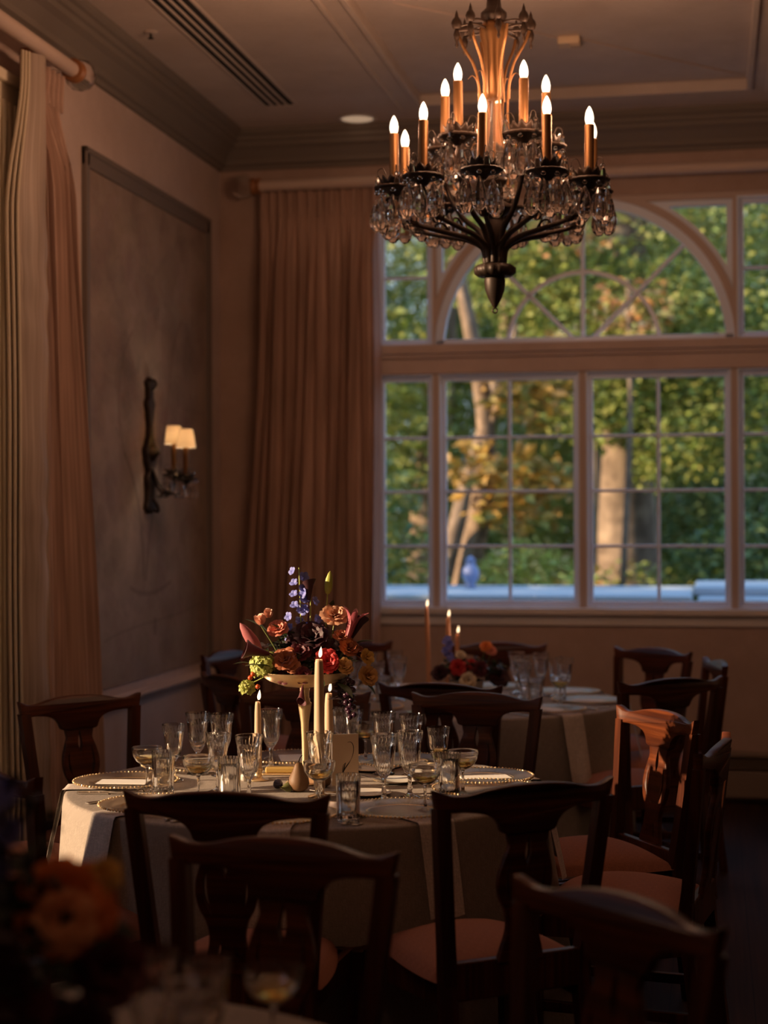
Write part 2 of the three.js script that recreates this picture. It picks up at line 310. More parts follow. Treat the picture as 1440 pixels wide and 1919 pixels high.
// ───────────── outside ─────────────
struct('ground', bx(-40, 45, -0.6, -0.35, -60, -0.3), std(RGB(0.8, 0.8, 0.8), 1, { map: rep(grassTex, 0.5, 0.5) }));
struct('ground', bx(-40, -0.3, -0.6, -0.35, -0.3, 25), std(RGB(0.8, 0.8, 0.8), 1, { map: rep(grassTex, 0.5, 0.5) }));
const leafGeo = (() => { // one leaf, folded along its rib
  const g = new THREE.BufferGeometry(), s = 0.5;
  g.setAttribute('position', new THREE.Float32BufferAttribute([0, 0, 0, 0.32 * s, 0.10, 0.55 * s, 0, 0, 1.2 * s, -0.32 * s, 0.10, 0.55 * s], 3)); g.setIndex([0, 1, 2, 0, 2, 3]); g.computeVertexNormals(); return g;
})();
const leafMat = phys(RGB(1, 1, 1), { roughness: 0.55, transmission: 0.35, thickness: 0, side: THREE.DoubleSide });
const barkMat = std(RGB(1, 1, 1), 0.95, { map: rep(barkTex, 2, 2), bumpMap: rep(barkTex, 2, 2), bumpScale: 0.03 });
const paleBark = std(RGB(1.0, 0.95, 0.88), 0.95, { map: rep(barkTex, 2, 2), bumpMap: rep(barkTex, 2, 2), bumpScale: 0.015 });
const GREENS = [[0.25, 0.33, 0.06], [0.31, 0.37, 0.08], [0.18, 0.27, 0.07], [0.36, 0.38, 0.09]];
const YELLOWS = [[0.56, 0.33, 0.05], [0.50, 0.36, 0.07], [0.58, 0.38, 0.12], [0.28, 0.28, 0.06]];
const DARKS = [[0.14, 0.21, 0.05], [0.11, 0.18, 0.04], [0.18, 0.25, 0.08], [0.11, 0.21, 0.10]];
const LIGHTS = [[0.36, 0.45, 0.10], [0.40, 0.48, 0.12], [0.28, 0.40, 0.09], [0.46, 0.42, 0.14]];
function foliage(parent, blobs, palette, size) { // blobs: [x, y, z, rx, ry, rz, count]
  const n = blobs.reduce((a, b) => a + b[6], 0), m = new THREE.InstancedMesh(leafGeo, leafMat, n), q = new THREE.Quaternion(), e = new THREE.Euler(), X = new THREE.Matrix4(), c = new THREE.Color();
  let i = 0;
  for (const [x, y, z, a, b, d, k] of blobs) for (let j = 0; j < k; j++) {
    const u = rr(-1, 1), t = rr(0, Math.PI * 2), r = Math.pow(rnd(), 0.45), s = Math.sqrt(1 - u * u), w = size * 1.45 * rr(0.6, 1.35);
    e.set(rr(-1.2, 0.9), rr(0, 6.28), rr(-0.8, 0.8)); q.setFromEuler(e);
    X.compose(V(x + a * r * s * Math.cos(t), y + b * r * u, z + d * r * s * Math.sin(t)), q, V(w, w, w)); m.setMatrixAt(i, X);
    const p = palette[Math.floor(rnd() * palette.length)], v = rr(0.75, 1.25); m.setColorAt(i++, c.setRGB(p[0] * v, p[1] * v, p[2] * v));
  }
  m.name = 'foliage'; m.castShadow = m.receiveShadow = true; m.userData.kind = 'stuff'; parent.add(m);
}
function trunkGeo(points, r0, r1, flare = 1.35, rad = 12) { return tube(points, (t) => (r0 + (r1 - r0) * t) * (1 + (flare - 1) * Math.exp(-t * 9)), 30, rad); }
function tree(label, x, z, trunks, blobs, palette, size, m = barkMat, name = 'tree') { // points and blobs relative to the foot
  const t = thing(name, label, name === 'shrub' ? 'shrub' : 'tree', [x, -0.36, z]);
  trunks.forEach(([pts, r0, r1, fl], i) => obj(i ? 'branch' : 'trunk', trunkGeo(pts, r0, r1, fl ?? 1.35), m, t));
  foliage(t, blobs, palette, size); return t;
}
// the big oak with a sunlit patch, and the pale twisting tree before it
tree('massive grey oak trunk in the right centre window light, half lit by sun', 1.98, -9.2,
  [[[[0, 0, 0], [0.02, 1.2, 0], [-0.02, 2.6, 0], [-0.05, 4.2, 0.05], [0, 6.5, 0]], 0.36, 0.26, 1.5], [[[0, 2.9, 0], [0.5, 3.7, 0.2], [1.4, 4.4, 0.5]], 0.13, 0.05, 1], [[[-0.02, 3.2, 0], [-0.6, 4.1, 0.3], [-1.5, 4.8, 0.4]], 0.13, 0.05, 1]],
  [[0.2, 4.0, 0.9, 1.6, 0.75, 0.7, 5500], [1.4, 3.7, 0.9, 1.1, 0.8, 0.8, 4200], [-0.9, 4.6, 0.6, 1.1, 0.6, 0.8, 3200], [0.2, 5.4, 0, 2.4, 1.0, 1.6, 6000], [0.9, 2.75, 1.0, 0.75, 0.42, 0.5, 1500], [-0.1, 3.15, 0.8, 0.8, 0.45, 0.5, 2300], [0.35, 2.55, 0.9, 0.3, 0.3, 0.3, 300]], GREENS, 0.11);
tree('slim pale tree with twisting trunk and yellow autumn leaves', 0.42, -6.9,
  [[[[0, 0, 0], [-0.02, 0.7, 0], [0.1, 1.4, 0], [0.25, 2.1, 0.05], [0.3, 2.9, 0], [0.18, 3.7, 0], [0.0, 4.6, 0]], 0.16, 0.06, 1.25], [[[0.3, 2.8, 0], [0.5, 3.3, 0.1], [0.62, 3.9, 0.1]], 0.05, 0.025, 1], [[[0.0, 0.9, 0], [-0.16, 1.3, 0.2], [-0.2, 1.75, 0.25], [-0.05, 1.95, 0.3]], 0.05, 0.03, 1], [[[0.05, 1.1, 0.1], [0.3, 1.16, 0.2], [0.5, 1.3, 0.25], [0.7, 1.6, 0.25]], 0.03, 0.018, 1]],
  [[0.75, 2.35, 0.3, 0.55, 0.28, 0.35, 330], [0.15, 2.5, 0.2, 0.35, 0.3, 0.2, 70], [0.8, 3.3, 0.25, 0.5, 0.5, 0.4, 420], [0.6, 2.0, 0.3, 0.5, 0.18, 0.3, 110]], YELLOWS, 0.19, paleBark);
tree('leaning bare grey trunk left of the yellow-leaved tree', -0.25, -8.6, [[[[0, 0, 0], [0.25, 1.2, 0], [0.5, 2.2, 0], [0.9, 3.6, 0], [1.1, 5.5, 0]], 0.12, 0.06, 1.3]], [[1.0, 5.2, 0, 1.2, 0.8, 1, 900]], GREENS, 0.16);
tree('tall dark tree with sunlit trunk seen in the upper left side light', -0.75, -11.5, [[[[0, 0, 0], [0.1, 2, 0], [0.3, 4, 0], [0.35, 6, 0], [0.3, 7.5, 0]], 0.22, 0.15, 1.4]], [[-0.3, 3.4, 0.6, 1.0, 1.3, 0.8, 1700], [0.4, 6.3, 0.3, 1.3, 1.2, 1.2, 2200]], GREENS, 0.17, paleBark);
tree('young tree with orange leaves seen through the fan light', 2.0, -7.4, [[[[0, 0, 0], [0.05, 1.5, 0], [0.12, 3, 0], [0.1, 4.4, 0]], 0.045, 0.02, 1]], [[0.15, 4.05, 0, 0.45, 0.38, 0.4, 160], [-0.5, 4.9, 0, 0.5, 0.3, 0.3, 90]], [[0.55, 0.25, 0.08], [0.5, 0.34, 0.14], [0.42, 0.36, 0.1]], 0.14, barkMat);
// the wall of trees further back
const back = [
  ['dark green tree at the left end of the trees behind the yellow leaves', -3.4, -15, DARKS], ['broad green tree behind the leaning bare trunk', -0.9, -16.5, GREENS], ['light green tree behind the pale twisting tree', 1.0, -18, LIGHTS],
  ['dark bushy tree straight behind the big oak', 2.9, -16, DARKS], ['mid green tree right of the big oak', 4.6, -17.5, GREENS], ['pale green tree seen through the right side light', 6.3, -16, LIGHTS], ['dark tree at the right end of the trees', 8.2, -18, DARKS],
];
for (const [label, x, z, pal] of back) tree(label, x, z, [[[[0, 0, 0], [rr(-0.2, 0.2), 2.5, 0], [rr(-0.3, 0.3), 5, 0], [0, 8, 0]], 0.2, 0.1]],
  [[rr(-0.4, 0.4), 1.6, 0.8, 1.6, 2.0, 1.0, 20000], [rr(-0.5, 0.5), 4.6, 0.3, 1.9, 2.0, 1.2, 20000], [rr(-0.5, 0.5), 7.4, 0, 1.9, 1.9, 1.3, 9500]], pal, 0.098);
// the edge of the wood behind them all
for (const [label, x, z, pal] of [['far tree of the wood behind the left side light', -4.4, -23, GREENS], ['far tree of the wood behind the yellow leaves', -0.6, -24, DARKS], ['far tree of the wood left of the big oak', 2.6, -24.5, GREENS], ['far tree of the wood right of the big oak', 5.8, -24, DARKS], ['far tree of the wood behind the right side light', 9.2, -23, GREENS]])
  tree(label, x, z, [[[[0, 0, 0], [0.2, 3, 0], [0.1, 6, 0], [0, 9, 0]], 0.3, 0.15]], [[0, 2.4, 0, 2.6, 3.0, 0.9, 20000], [0, 7.2, 0, 2.7, 3.3, 1.2, 9500]], pal, 0.13);
// understorey
tree('bright yellow-green shrub behind the parapet beside the blue urn', 1.1, -6.2, [[[[0, 0, 0], [0.05, 0.5, 0], [0.1, 1.0, 0]], 0.03, 0.015]], [[0.1, 1.3, 0, 0.6, 0.5, 0.4, 2600]], [[0.52, 0.60, 0.14], [0.60, 0.62, 0.18], [0.44, 0.55, 0.12], [0.62, 0.50, 0.20]], 0.085, barkMat, 'shrub');
tree('low mixed shrub at the foot of the big oak', 2.1, -7.6, [[[[0, 0, 0], [0.05, 0.5, 0], [0.1, 1.0, 0]], 0.03, 0.015]], [[0, 1.0, 0, 1.0, 0.55, 0.4, 1500]], [...LIGHTS, ...YELLOWS.slice(2)], 0.10, barkMat, 'shrub');
tree('dark glossy shrub right of the big oak', 3.3, -7.2, [[[[0, 0, 0], [0.05, 0.6, 0], [0.1, 1.2, 0]], 0.03, 0.015]], [[0, 1.3, 0, 0.95, 0.75, 0.5, 2200]], [...DARKS, GREENS[1]], 0.12, barkMat, 'shrub');
tree('feathery blue-green shrub in the lower left side light', -0.35, -5.8, [[[[0, 0, 0], [0.02, 0.8, 0], [0.05, 1.6, 0]], 0.03, 0.015]], [[0.1, 1.5, 0, 0.7, 1.2, 0.5, 2300]], [...GREENS, [0.12, 0.24, 0.12]], 0.11, barkMat, 'shrub');
tree('wispy green shrub in the lower right side light', 4.6, -6.6, [[[[0, 0, 0], [0.02, 0.8, 0], [0.05, 1.6, 0]], 0.03, 0.015]], [[0, 1.6, 0, 0.8, 1.2, 0.5, 2000]], [...GREENS, [0.40, 0.26, 0.10]], 0.11, barkMat, 'shrub');
// trees to the left, outside the picture, that keep the low sun off most of the garden
tree('large tree outside the picture, left of the garden', -5.6, -11.6, [[[[0, 0, 0], [0.1, 3, 0], [0, 7, 0]], 0.3, 0.18]], [[0, 4.6, 0, 1.8, 3.2, 3.3, 4200], [0, 1.6, 0.5, 1.4, 1.8, 2.6, 1800]], GREENS, 0.24);
tree('second large tree outside the picture, farther left of the garden', -7.5, -17.5, [[[[0, 0, 0], [0.1, 3, 0], [0, 7, 0]], 0.3, 0.18]], [[0, 5.2, 0, 2.2, 3.2, 3.6, 6000]], GREENS, 0.26);
tree('third large tree outside the picture, near the left side of the house', -5.5, -2.0, [[[[0, 0, 0], [0.1, 3, 0], [0, 7, 0]], 0.3, 0.18]], [[0, 4.4, 0, 1.6, 3.6, 2.3, 8000]], DARKS, 0.24);
// garden parapet with its end block and the blue urn
{
  const p = thing('garden_parapet', 'long white painted garden parapet below the window panes', 'parapet', [0, -0.36, 0]);
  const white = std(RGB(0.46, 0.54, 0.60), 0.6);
  obj('coping', bx(-5, 2.78, 1.34, 1.42, -4.0, -2.6, 0.02), white, p);
  obj('wall_face', bx(-5, 2.78, 0, 1.34, -3.9, -2.75), white, p);
  obj('coping_lip', bx(-5, 2.78, 1.40, 1.435, -4.0, -3.85, 0.01), white, p);
  const b = thing('parapet_block', 'raised white block closing the right end of the garden parapet', 'parapet', [2.82, -0.36, -4.1]);
  obj('block', bx(0, 1.6, 0, 1.40, -0.1, 1.5, 0.02), white, b); obj('cap', bx(-0.03, 1.63, 1.40, 1.47, -0.2, 1.1, 0.02), white, b);
  const u = thing('garden_urn', 'blue garden urn standing on the white parapet', 'urn', [1.0, 1.06, -3.75]);
  const um = std(RGB(0.24, 0.30, 0.52), 0.4);
  obj('body', turn([[0, 0], [0.05, 0], [0.055, 0.012], [0.035, 0.03], [0.05, 0.06], [0.07, 0.10], [0.068, 0.15], [0.045, 0.185], [0.035, 0.2], [0.04, 0.215], [0.045, 0.22], [0.03, 0.225], [0, 0.225]], 24), um, u);
  obj('lid', turn([[0, 0.224], [0.04, 0.226], [0.038, 0.24], [0.018, 0.25], [0.012, 0.26], [0, 0.266]], 20), um, u);
}
// unseen hedges and porch roof, added to cut the sun to one shaft
{
  const hb = std(RGB(0.03, 0.05, 0.02), 1);
  for (const [z0, z1, label] of [[-1.2, 5.62, 'long added clipped hedging, unseen, blocking sun at the left window towards the garden'], [6.68, 10.5, 'short added clipped hedging, unseen, blocking sun at the left window towards the front']]) {
    const h = thing('added_hedge', label, 'added_hedge', [-2.6, -0.36, (z0 + z1) / 2]); const L = (z1 - z0) / 2;
    obj('twig_core', bx(-0.3, 0.3, 0, 3.1, -L + 0.03, L - 0.03, 0.05), hb, h);
    foliage(h, [[0, 1.6, 0, 0.5, 1.75, L + 0.05, Math.round(L * 900)]], DARKS, 0.14);
  }
  const r = thing('added_porch_roof', 'added flat porch roof, unseen, holding high sun off the left window', 'roof', [-1.6, 2.62, 5.2]);
  obj('roof_slab', bx(-1.15, 1.33, 0, 0.14, -6, 4.5, 0.01), M.trim, r);
  for (const z of [-5.8, 4.3]) obj('post', bx(-1.1, -0.96, -2.97, 0, z - 0.07, z + 0.07, 0.01), M.trim, r);
}

// ───────────── on the walls and ceiling ─────────────
// faded mural in its moulded frame on the left wall
const muralTex = (() => {
  const c = document.createElement('canvas'); c.width = 512; c.height = 704; const g = c.getContext('2d');
  g.fillStyle = '#a39184'; g.fillRect(0, 0, 512, 704);
  let s = 5; const r = () => { s = (s * 1664525 + 1013904223) >>> 0; return s / 4294967296; };
  for (let i = 0; i < 1500; i++) { const y = r() * 704; g.fillStyle = `rgba(${r() < 0.5 ? '96,82,74' : '190,172,158'},${0.035 + r() * 0.05})`; g.beginPath(); g.ellipse(r() * 512, y, 4 + r() * 34, 6 + r() * 46, r() * 3, 0, 7); g.fill(); }
  g.lineCap = 'round';
  const stroke = (w, col, p) => { g.lineWidth = w; g.strokeStyle = col; g.beginPath(); g.moveTo(p[0], p[1]); g.bezierCurveTo(...p.slice(2)); g.stroke(); };
  // painted plant: two stems, a pot line and drooping blossoms
  stroke(9, 'rgba(84,72,64,.30)', [215, 560, 210, 500, 205, 440, 140, 385]); stroke(8, 'rgba(84,72,64,.28)', [225, 560, 236, 470, 290, 420, 300, 350]);
  stroke(6, 'rgba(96,78,68,.22)', [140, 385, 100, 340, 110, 250, 170, 210]); stroke(6, 'rgba(96,78,68,.22)', [300, 350, 340, 280, 330, 200, 390, 170]);
  stroke(7, 'rgba(90,78,70,.30)', [160, 572, 220, 590, 280, 584, 330, 570]); stroke(4, 'rgba(90,78,70,.2)', [60, 640, 180, 620, 320, 630, 470, 610]);
  for (let i = 0; i < 70; i++) { const x = 110 + r() * 300, y = 130 + r() * 280; g.fillStyle = `rgba(${r() < 0.6 ? '150,104,88' : '88,92,84'},${0.05 + r() * 0.09})`; g.beginPath(); g.ellipse(x, y, 6 + r() * 14, 4 + r() * 9, r() * 3, 0, 7); g.fill(); }
  g.fillStyle = 'rgba(80,68,62,.3)'; g.beginPath(); g.ellipse(262, 632, 8, 14, 0, 0, 7); g.fill();
  const t = new THREE.CanvasTexture(c); t.colorSpace = THREE.SRGBColorSpace; t.magFilter = THREE.LinearFilter; return t;
})();
{
  const m = thing('mural_panel', 'faded floral wall mural in a moulded frame tinted to look shaded behind the sconce', 'wall panel', [0, 0.70, 1.296]);
  const Z = 1.026, Y0 = 0.05, Y1 = 2.70, f = 0.062;
  const sheet = plain(new THREE.BoxGeometry(0.006, Y1 - Y0 - 0.1, 2 * Z - 0.1)); sheet.translate(0.004, (Y0 + Y1) / 2, 0);
  obj('mural_sheet', sheet, std(RGB(0.86, 0.80, 0.76), 0.9, { map: muralTex }), m);
  const fm = std(RGB(0.17, 0.132, 0.112), 0.75);  // dark colour imitates the reveal shading on the frame strips
  obj('frame_strip', [bx(0, 0.022, Y0, Y1, -Z, -Z + f, 0.006), bx(0.015, 0.03, Y0, Y1, -Z, -Z + 0.02, 0.006)], fm, m);
  obj('frame_strip', [bx(0, 0.022, Y0, Y1, Z - f, Z, 0.006), bx(0.015, 0.03, Y0, Y1, Z - 0.02, Z, 0.006)], fm, m);
  obj('frame_strip', [bx(0, 0.022, Y1 - f * 1.5, Y1, -Z, Z, 0.006), bx(0.015, 0.03, Y1 - 0.03, Y1, -Z, Z, 0.006)], fm, m);
  obj('ledge', [bx(0, 0.03, 0.0, 0.055, -Z, Z + 0.02, 0.01), bx(0, 0.048, 0.02, 0.04, -Z, Z + 0.02, 0.008)], M.wall, m);
}
// curtain rods
function curtainRod(label, a, b, ends) { // along the line a-b
  const t = thing('curtain_rod', label, 'curtain rod', a), d = V(b[0] - a[0], 0, b[2] - a[2]), L = d.length(), yaw = Math.atan2(d.x, d.z);
  const along = (g, u) => { g.rotateY(yaw); g.translate(Math.sin(yaw) * u, 0, Math.cos(yaw) * u); return g; };
  const rodG = plain(new THREE.CylinderGeometry(0.033, 0.033, L, 20)); rodG.rotateX(Math.PI / 2); obj('rod', along(rodG, L / 2), M.rod, t);
  for (const e of ends) {
    const s = e ? 1 : -1, u0 = e ? L : 0;
    const col = turn([[0, 0], [0.048, 0], [0.052, 0.006], [0.046, 0.014], [0.038, 0.02], [0.04, 0.03], [0.05, 0.036], [0.052, 0.046], [0.044, 0.052], [0, 0.052]], 24); col.rotateX(s * Math.PI / 2);
    obj('finial_collar', along(col, u0), M.collar, t);
    const ball = turn([[0.02, 0.05], [0.045, 0.056], [0.066, 0.076], [0.074, 0.105], [0.066, 0.138], [0.042, 0.162], [0, 0.17]], 24, (r, y, p) => r * (1 - 0.05 * Math.abs(Math.sin(6 * p)))); ball.rotateX(s * Math.PI / 2);
    obj('glass_finial', along(ball, u0), M.crystal, t);
  }
  for (let u = 0.25; u < L; u += 1.3) { const g = bx(-0.012, 0.012, -0.012, 0.012, 0, 0.13); g.rotateY(yaw === 0 ? -Math.PI / 2 : Math.PI); obj('bracket', yaw === 0 ? at(g, 0, 0.02, u) : at(g, u, 0.02, 0), M.collar, t); }
  return t;
}
curtainRod('pale curtain rod along the back wall above the big window', [0.29, 3.612, 0.14], [4.1, 3.612, 0.14], [0]);
curtainRod('pale curtain rod with glass ball finial on the left wall', [0.14, 3.63, 2.80], [0.14, 3.63, 6.1], [0]);
// curtains: pinch pleats above, deep folds below
function curtain(label, place, P, H, folds, seedN) { // place(s, h, out) -> [x, y, z]; P(h) -> [s0, s1]
  let s = seedN; const r = () => { s = (s * 1664525 + 1013904223) >>> 0; return s / 4294967296; };
  const ph = Array.from({ length: folds + 2 }, () => 0.7 + 0.6 * r()), cum = [0]; for (let i = 0; i <= folds; i++) cum.push(cum[i] + ph[i]);
  const am = Array.from({ length: folds + 2 }, () => 0.6 + 0.7 * r());
  const wave = (u) => { const q = u * cum[folds]; let k = 0; while (k < folds - 1 && q > cum[k + 1]) k++; const f = (q - cum[k]) / ph[k]; return [am[k] * Math.pow(Math.abs(Math.sin(Math.PI * f)), 0.85), f, k]; };
  const body = (off) => grid(folds * 14, 60, (u, v) => {
    const h = H * (1 - v), [s0, s1] = P(v), [w, f, k] = wave(u), full = smooth(0.02, 0.16, v), amp = 0.02 + 0.075 * full + 0.02 * v;
    const sway = 0.012 * Math.sin(v * 5 + k * 1.7) * full;
    const pinch = (1 - full) * 0.012 * Math.sin(2 * Math.PI * f * 3);
    return place(s0 + (s1 - s0) * u + sway + 0.012 * full * Math.sin(2 * Math.PI * f), h, w * amp + pinch + off, u * 3, v * 3);
  });
  const t = thing('curtain', label, 'curtain'); 
  obj('drape', body(0), M.curtain, t);
  // the pinched heading: one stitched pleat per fold
  for (let k = 0; k < folds; k++) { const u = (cum[k] + ph[k] * 0.5) / cum[folds], [s0, s1] = P(0.02), c = s0 + (s1 - s0) * u; const g = grid(6, 6, (a, b) => place(c + (a - 0.5) * 0.022, H * (1 - 0.045 * b), 0.028 + 0.02 * Math.sin(Math.PI * a) * (1 - 0.35 * b))); obj('pinch_pleat', g, M.curtain, t); }
  return t;
}
{
  const H = 3.565;
  const c1 = curtain('long dusty rose curtain left of the big window', (s, h, o, a, b) => [s, h + 0.012, 0.09 + o, a, b], (v) => [0.272 - 0.13 * smooth(0.1, 1, v), 1.0 + 0.006 * v], H, 12, 21);
  const c2 = curtain('dusty rose curtain at the left picture edge with a wide turned hem', (s, h, o, a, b) => [0.085 + o * 1.15, h + 0.012, s, a, b], (v) => [2.86 - 0.36 * smooth(0.03, 1, v), 3.24 - 0.05 * v], H, 7, 77);
  const edge = grid(10, 60, (u, v) => { const h = H * (1 - v), full = smooth(0.02, 0.2, v); const k = 0.6 + 0.4 * full; return [0.18 - 0.075 * u * k + 0.02 * Math.sin(u * 3.1) * k + 0.0035 * Math.sin(v * 70 + u * 3 + 2 * Math.sin(v * 23)) * full, h + 0.012, 3.20 - 0.05 * v + 0.145 * u * k + 0.008 * Math.sin(v * 12), u * 0.6, v * 3]; });
  for (let k = 0; k < 3; k++) obj('edge_braid', tube(Array.from({ length: 24 }, (_, i) => { const v = i / 23, q = 0.6 + 0.4 * smooth(0.02, 0.2, v); return [0.112 - 0.013 * k * q + 0.075 * (1 - q), H * (1 - v) + 0.012, 3.205 - 0.05 * v + 0.145 * q + k * 0.024 * q + 0.008 * Math.sin(v * 12)]; }), 0.0075, 60, 7), M.braid, c2);
  obj('turned_hem', edge, phys(RGB(0.52, 0.40, 0.32), { roughness: 0.55, map: slubTex, sheen: 0.5, sheenColor: RGB(0.6, 0.5, 0.4), sheenRoughness: 0.4, side: THREE.DoubleSide }), c2);
}
// slot diffuser, downlight, alarm box, wire, sprinkler
{
  const v = thing('ceiling_vent', 'long ceiling air vent with dark slots above the left wall', 'vent', [0.56, CEIL, 0.70]);
  const L = 3.6; obj('slot_box', bx(-0.083, 0.083, -0.002, 0.002, 0, L), M.dark, v);
  for (const x of [-0.042, 0, 0.042]) obj('slat', bx(x - 0.006, x + 0.006, -0.012, -0.001, 0, L, 0.003), M.ceiling, v);
  obj('frame', [bx(-0.10, -0.083, -0.008, 0.003, -0.02, L, 0.003), bx(0.083, 0.10, -0.008, 0.003, -0.02, L, 0.003), bx(-0.10, 0.10, -0.008, 0.003, -0.02, 0, 0.003)], M.ceiling, v);
  const d = thing('downlight', 'round recessed ceiling downlight, faintly lit, left of the chandelier', 'ceiling light', [0.918, CEIL, 0.306]);
  obj('trim_ring', turn([[0.092, -0.002], [0.115, -0.002], [0.115, -0.008], [0.10, -0.012], [0.092, -0.004]], 32), M.trim, d);
  obj('diffuser', turn([[0, -0.003], [0.093, -0.003], [0.093, -0.006], [0, -0.0075]].reverse(), 32), std(RGB(0.7, 0.6, 0.5), 0.6, { emissive: RGB(0.62, 0.42, 0.27), emissiveIntensity: 0.55 }), d);
  const l = new THREE.RectAreaLight(RGB(1, 0.7, 0.45), 0.5, 0.15, 0.15); l.position.set(0, -0.016, 0); l.rotation.x = -Math.PI / 2; d.add(l);
  const a = thing('smoke_detector', 'small square beige alarm box on the ceiling right of the chandelier', 'smoke detector', [2.245, CEIL + 0.045, 1.55]);
  obj('housing', bx(-0.055, 0.055, -0.04, 0, -0.05, 0.05, 0.008), std(RGB(0.62, 0.47, 0.32), 0.6), a); obj('vent_cap', bx(0.005, 0.057, -0.046, -0.038, -0.03, 0.03, 0.004), std(RGB(0.5, 0.36, 0.24), 0.6), a);
  tag(obj('ceiling_wire', tube([[2.30, CEIL + 0.041, 1.53], [2.6, CEIL + 0.040, 1.2], [3.10, CEIL + 0.041, 0.66]], 0.0035, 20, 6), M.wall), 'thin wire on the ceiling running right from the alarm box', 'wire');
  tag(obj('ceiling_wire', tube([[2.19, CEIL + 0.041, 1.57], [1.9, CEIL + 0.040, 1.9], [1.5, CEIL + 0.041, 2.3]], 0.003, 20, 6), M.wall), 'thin wire on the ceiling running left from the alarm box', 'wire');
  const s = thing('sprinkler', 'tiny dark sprinkler head on the ceiling near the vent', 'sprinkler', [0.311, CEIL, 2.214]);
  obj('escutcheon', turn([[0.032, 0], [0.034, -0.004], [0.014, -0.008], [0, -0.008]].reverse(), 20), M.ceiling, s); obj('head', turn([[0, -0.034], [0.016, -0.032], [0.006, -0.024], [0.006, -0.01], [0, -0.01]], 12), M.dark, s);
}
// heater along the foot of the back wall
{
  const h = thing('baseboard_heater', 'long brown baseboard heater along the wall under the window', 'heater', [1.05, 0, 0]), hm = std(RGB(0.22, 0.16, 0.12), 0.5);
  obj('cover', [bx(0, 6.4, 0.035, 0.185, 0, 0.09, 0.006), bx(0, 6.4, 0.262, 0.292, 0, 0.085, 0.01)], hm, h);
  obj('back_plate', bx(0, 6.4, 0.03, 0.28, 0, 0.02), hm, h);
  for (const y of [0.202, 0.222, 0.242]) obj('louvre', bx(0, 6.4, y, y + 0.007, 0.02, 0.08), hm, h);
}

// crystal pieces shared by the chandelier and the sconce
const dropGeo = turn([[0, -0.01], [0.012, -0.007], [0.025, 0.008], [0.031, 0.03], [0.027, 0.057], [0.016, 0.09], [0.005, 0.113], [0, 0.116]], 9);
const slimDropGeo = turn([[0, 0], [0.009, 0.008], [0.013, 0.024], [0.010, 0.05], [0.004, 0.072], [0, 0.075]], 7);
const beadGeo = turn([[0, -0.009], [0.006, -0.007], [0.010, 0], [0.006, 0.007], [0, 0.009]], 8);
const bobecheGeo = mergeGeometries([plain(turn([[0, -0.03], [0.016, -0.028], [0.03, -0.012], [0.066, -0.004], [0.076, 0.002], [0.074, 0.010], [0.055, 0.008], [0.03, 0.006], [0, 0.006]], 40, (r, y, p) => r > 0.06 ? r * (1 + 0.035 * Math.cos(16 * p)) : r)),
  plain(turn([[0.020, 0.004], [0.046, 0.006], [0.052, 0.030], [0.056, 0.040], [0.048, 0.032], [0.040, 0.012], [0.02, 0.012]], 40, (r, y, p) => [r * (1 + (y > 0.02 ? 0.08 * Math.cos(10 * p) : 0)), y > 0.02 ? y + 0.008 * Math.cos(10 * p) : y]))]);
const sleeveGeo = turn([[0, 0], [0.022, 0], [0.022, 0.012], [0.0178, 0.018], [0.0178, 0.198], [0.0165, 0.202], [0, 0.202]], 20);
const bulbGeo = turn([[0, 0], [0.011, 0], [0.0155, 0.016], [0.0165, 0.028], [0.0135, 0.046], [0.008, 0.060], [0.003, 0.069], [0, 0.071]], 18);
const hookGeo = tube([[0, 0, 0], [0.004, 0.03, 0], [0.02, 0.062, 0], [0.038, 0.055, 0], [0.04, 0.03, 0]], 0.0018, 14, 5);
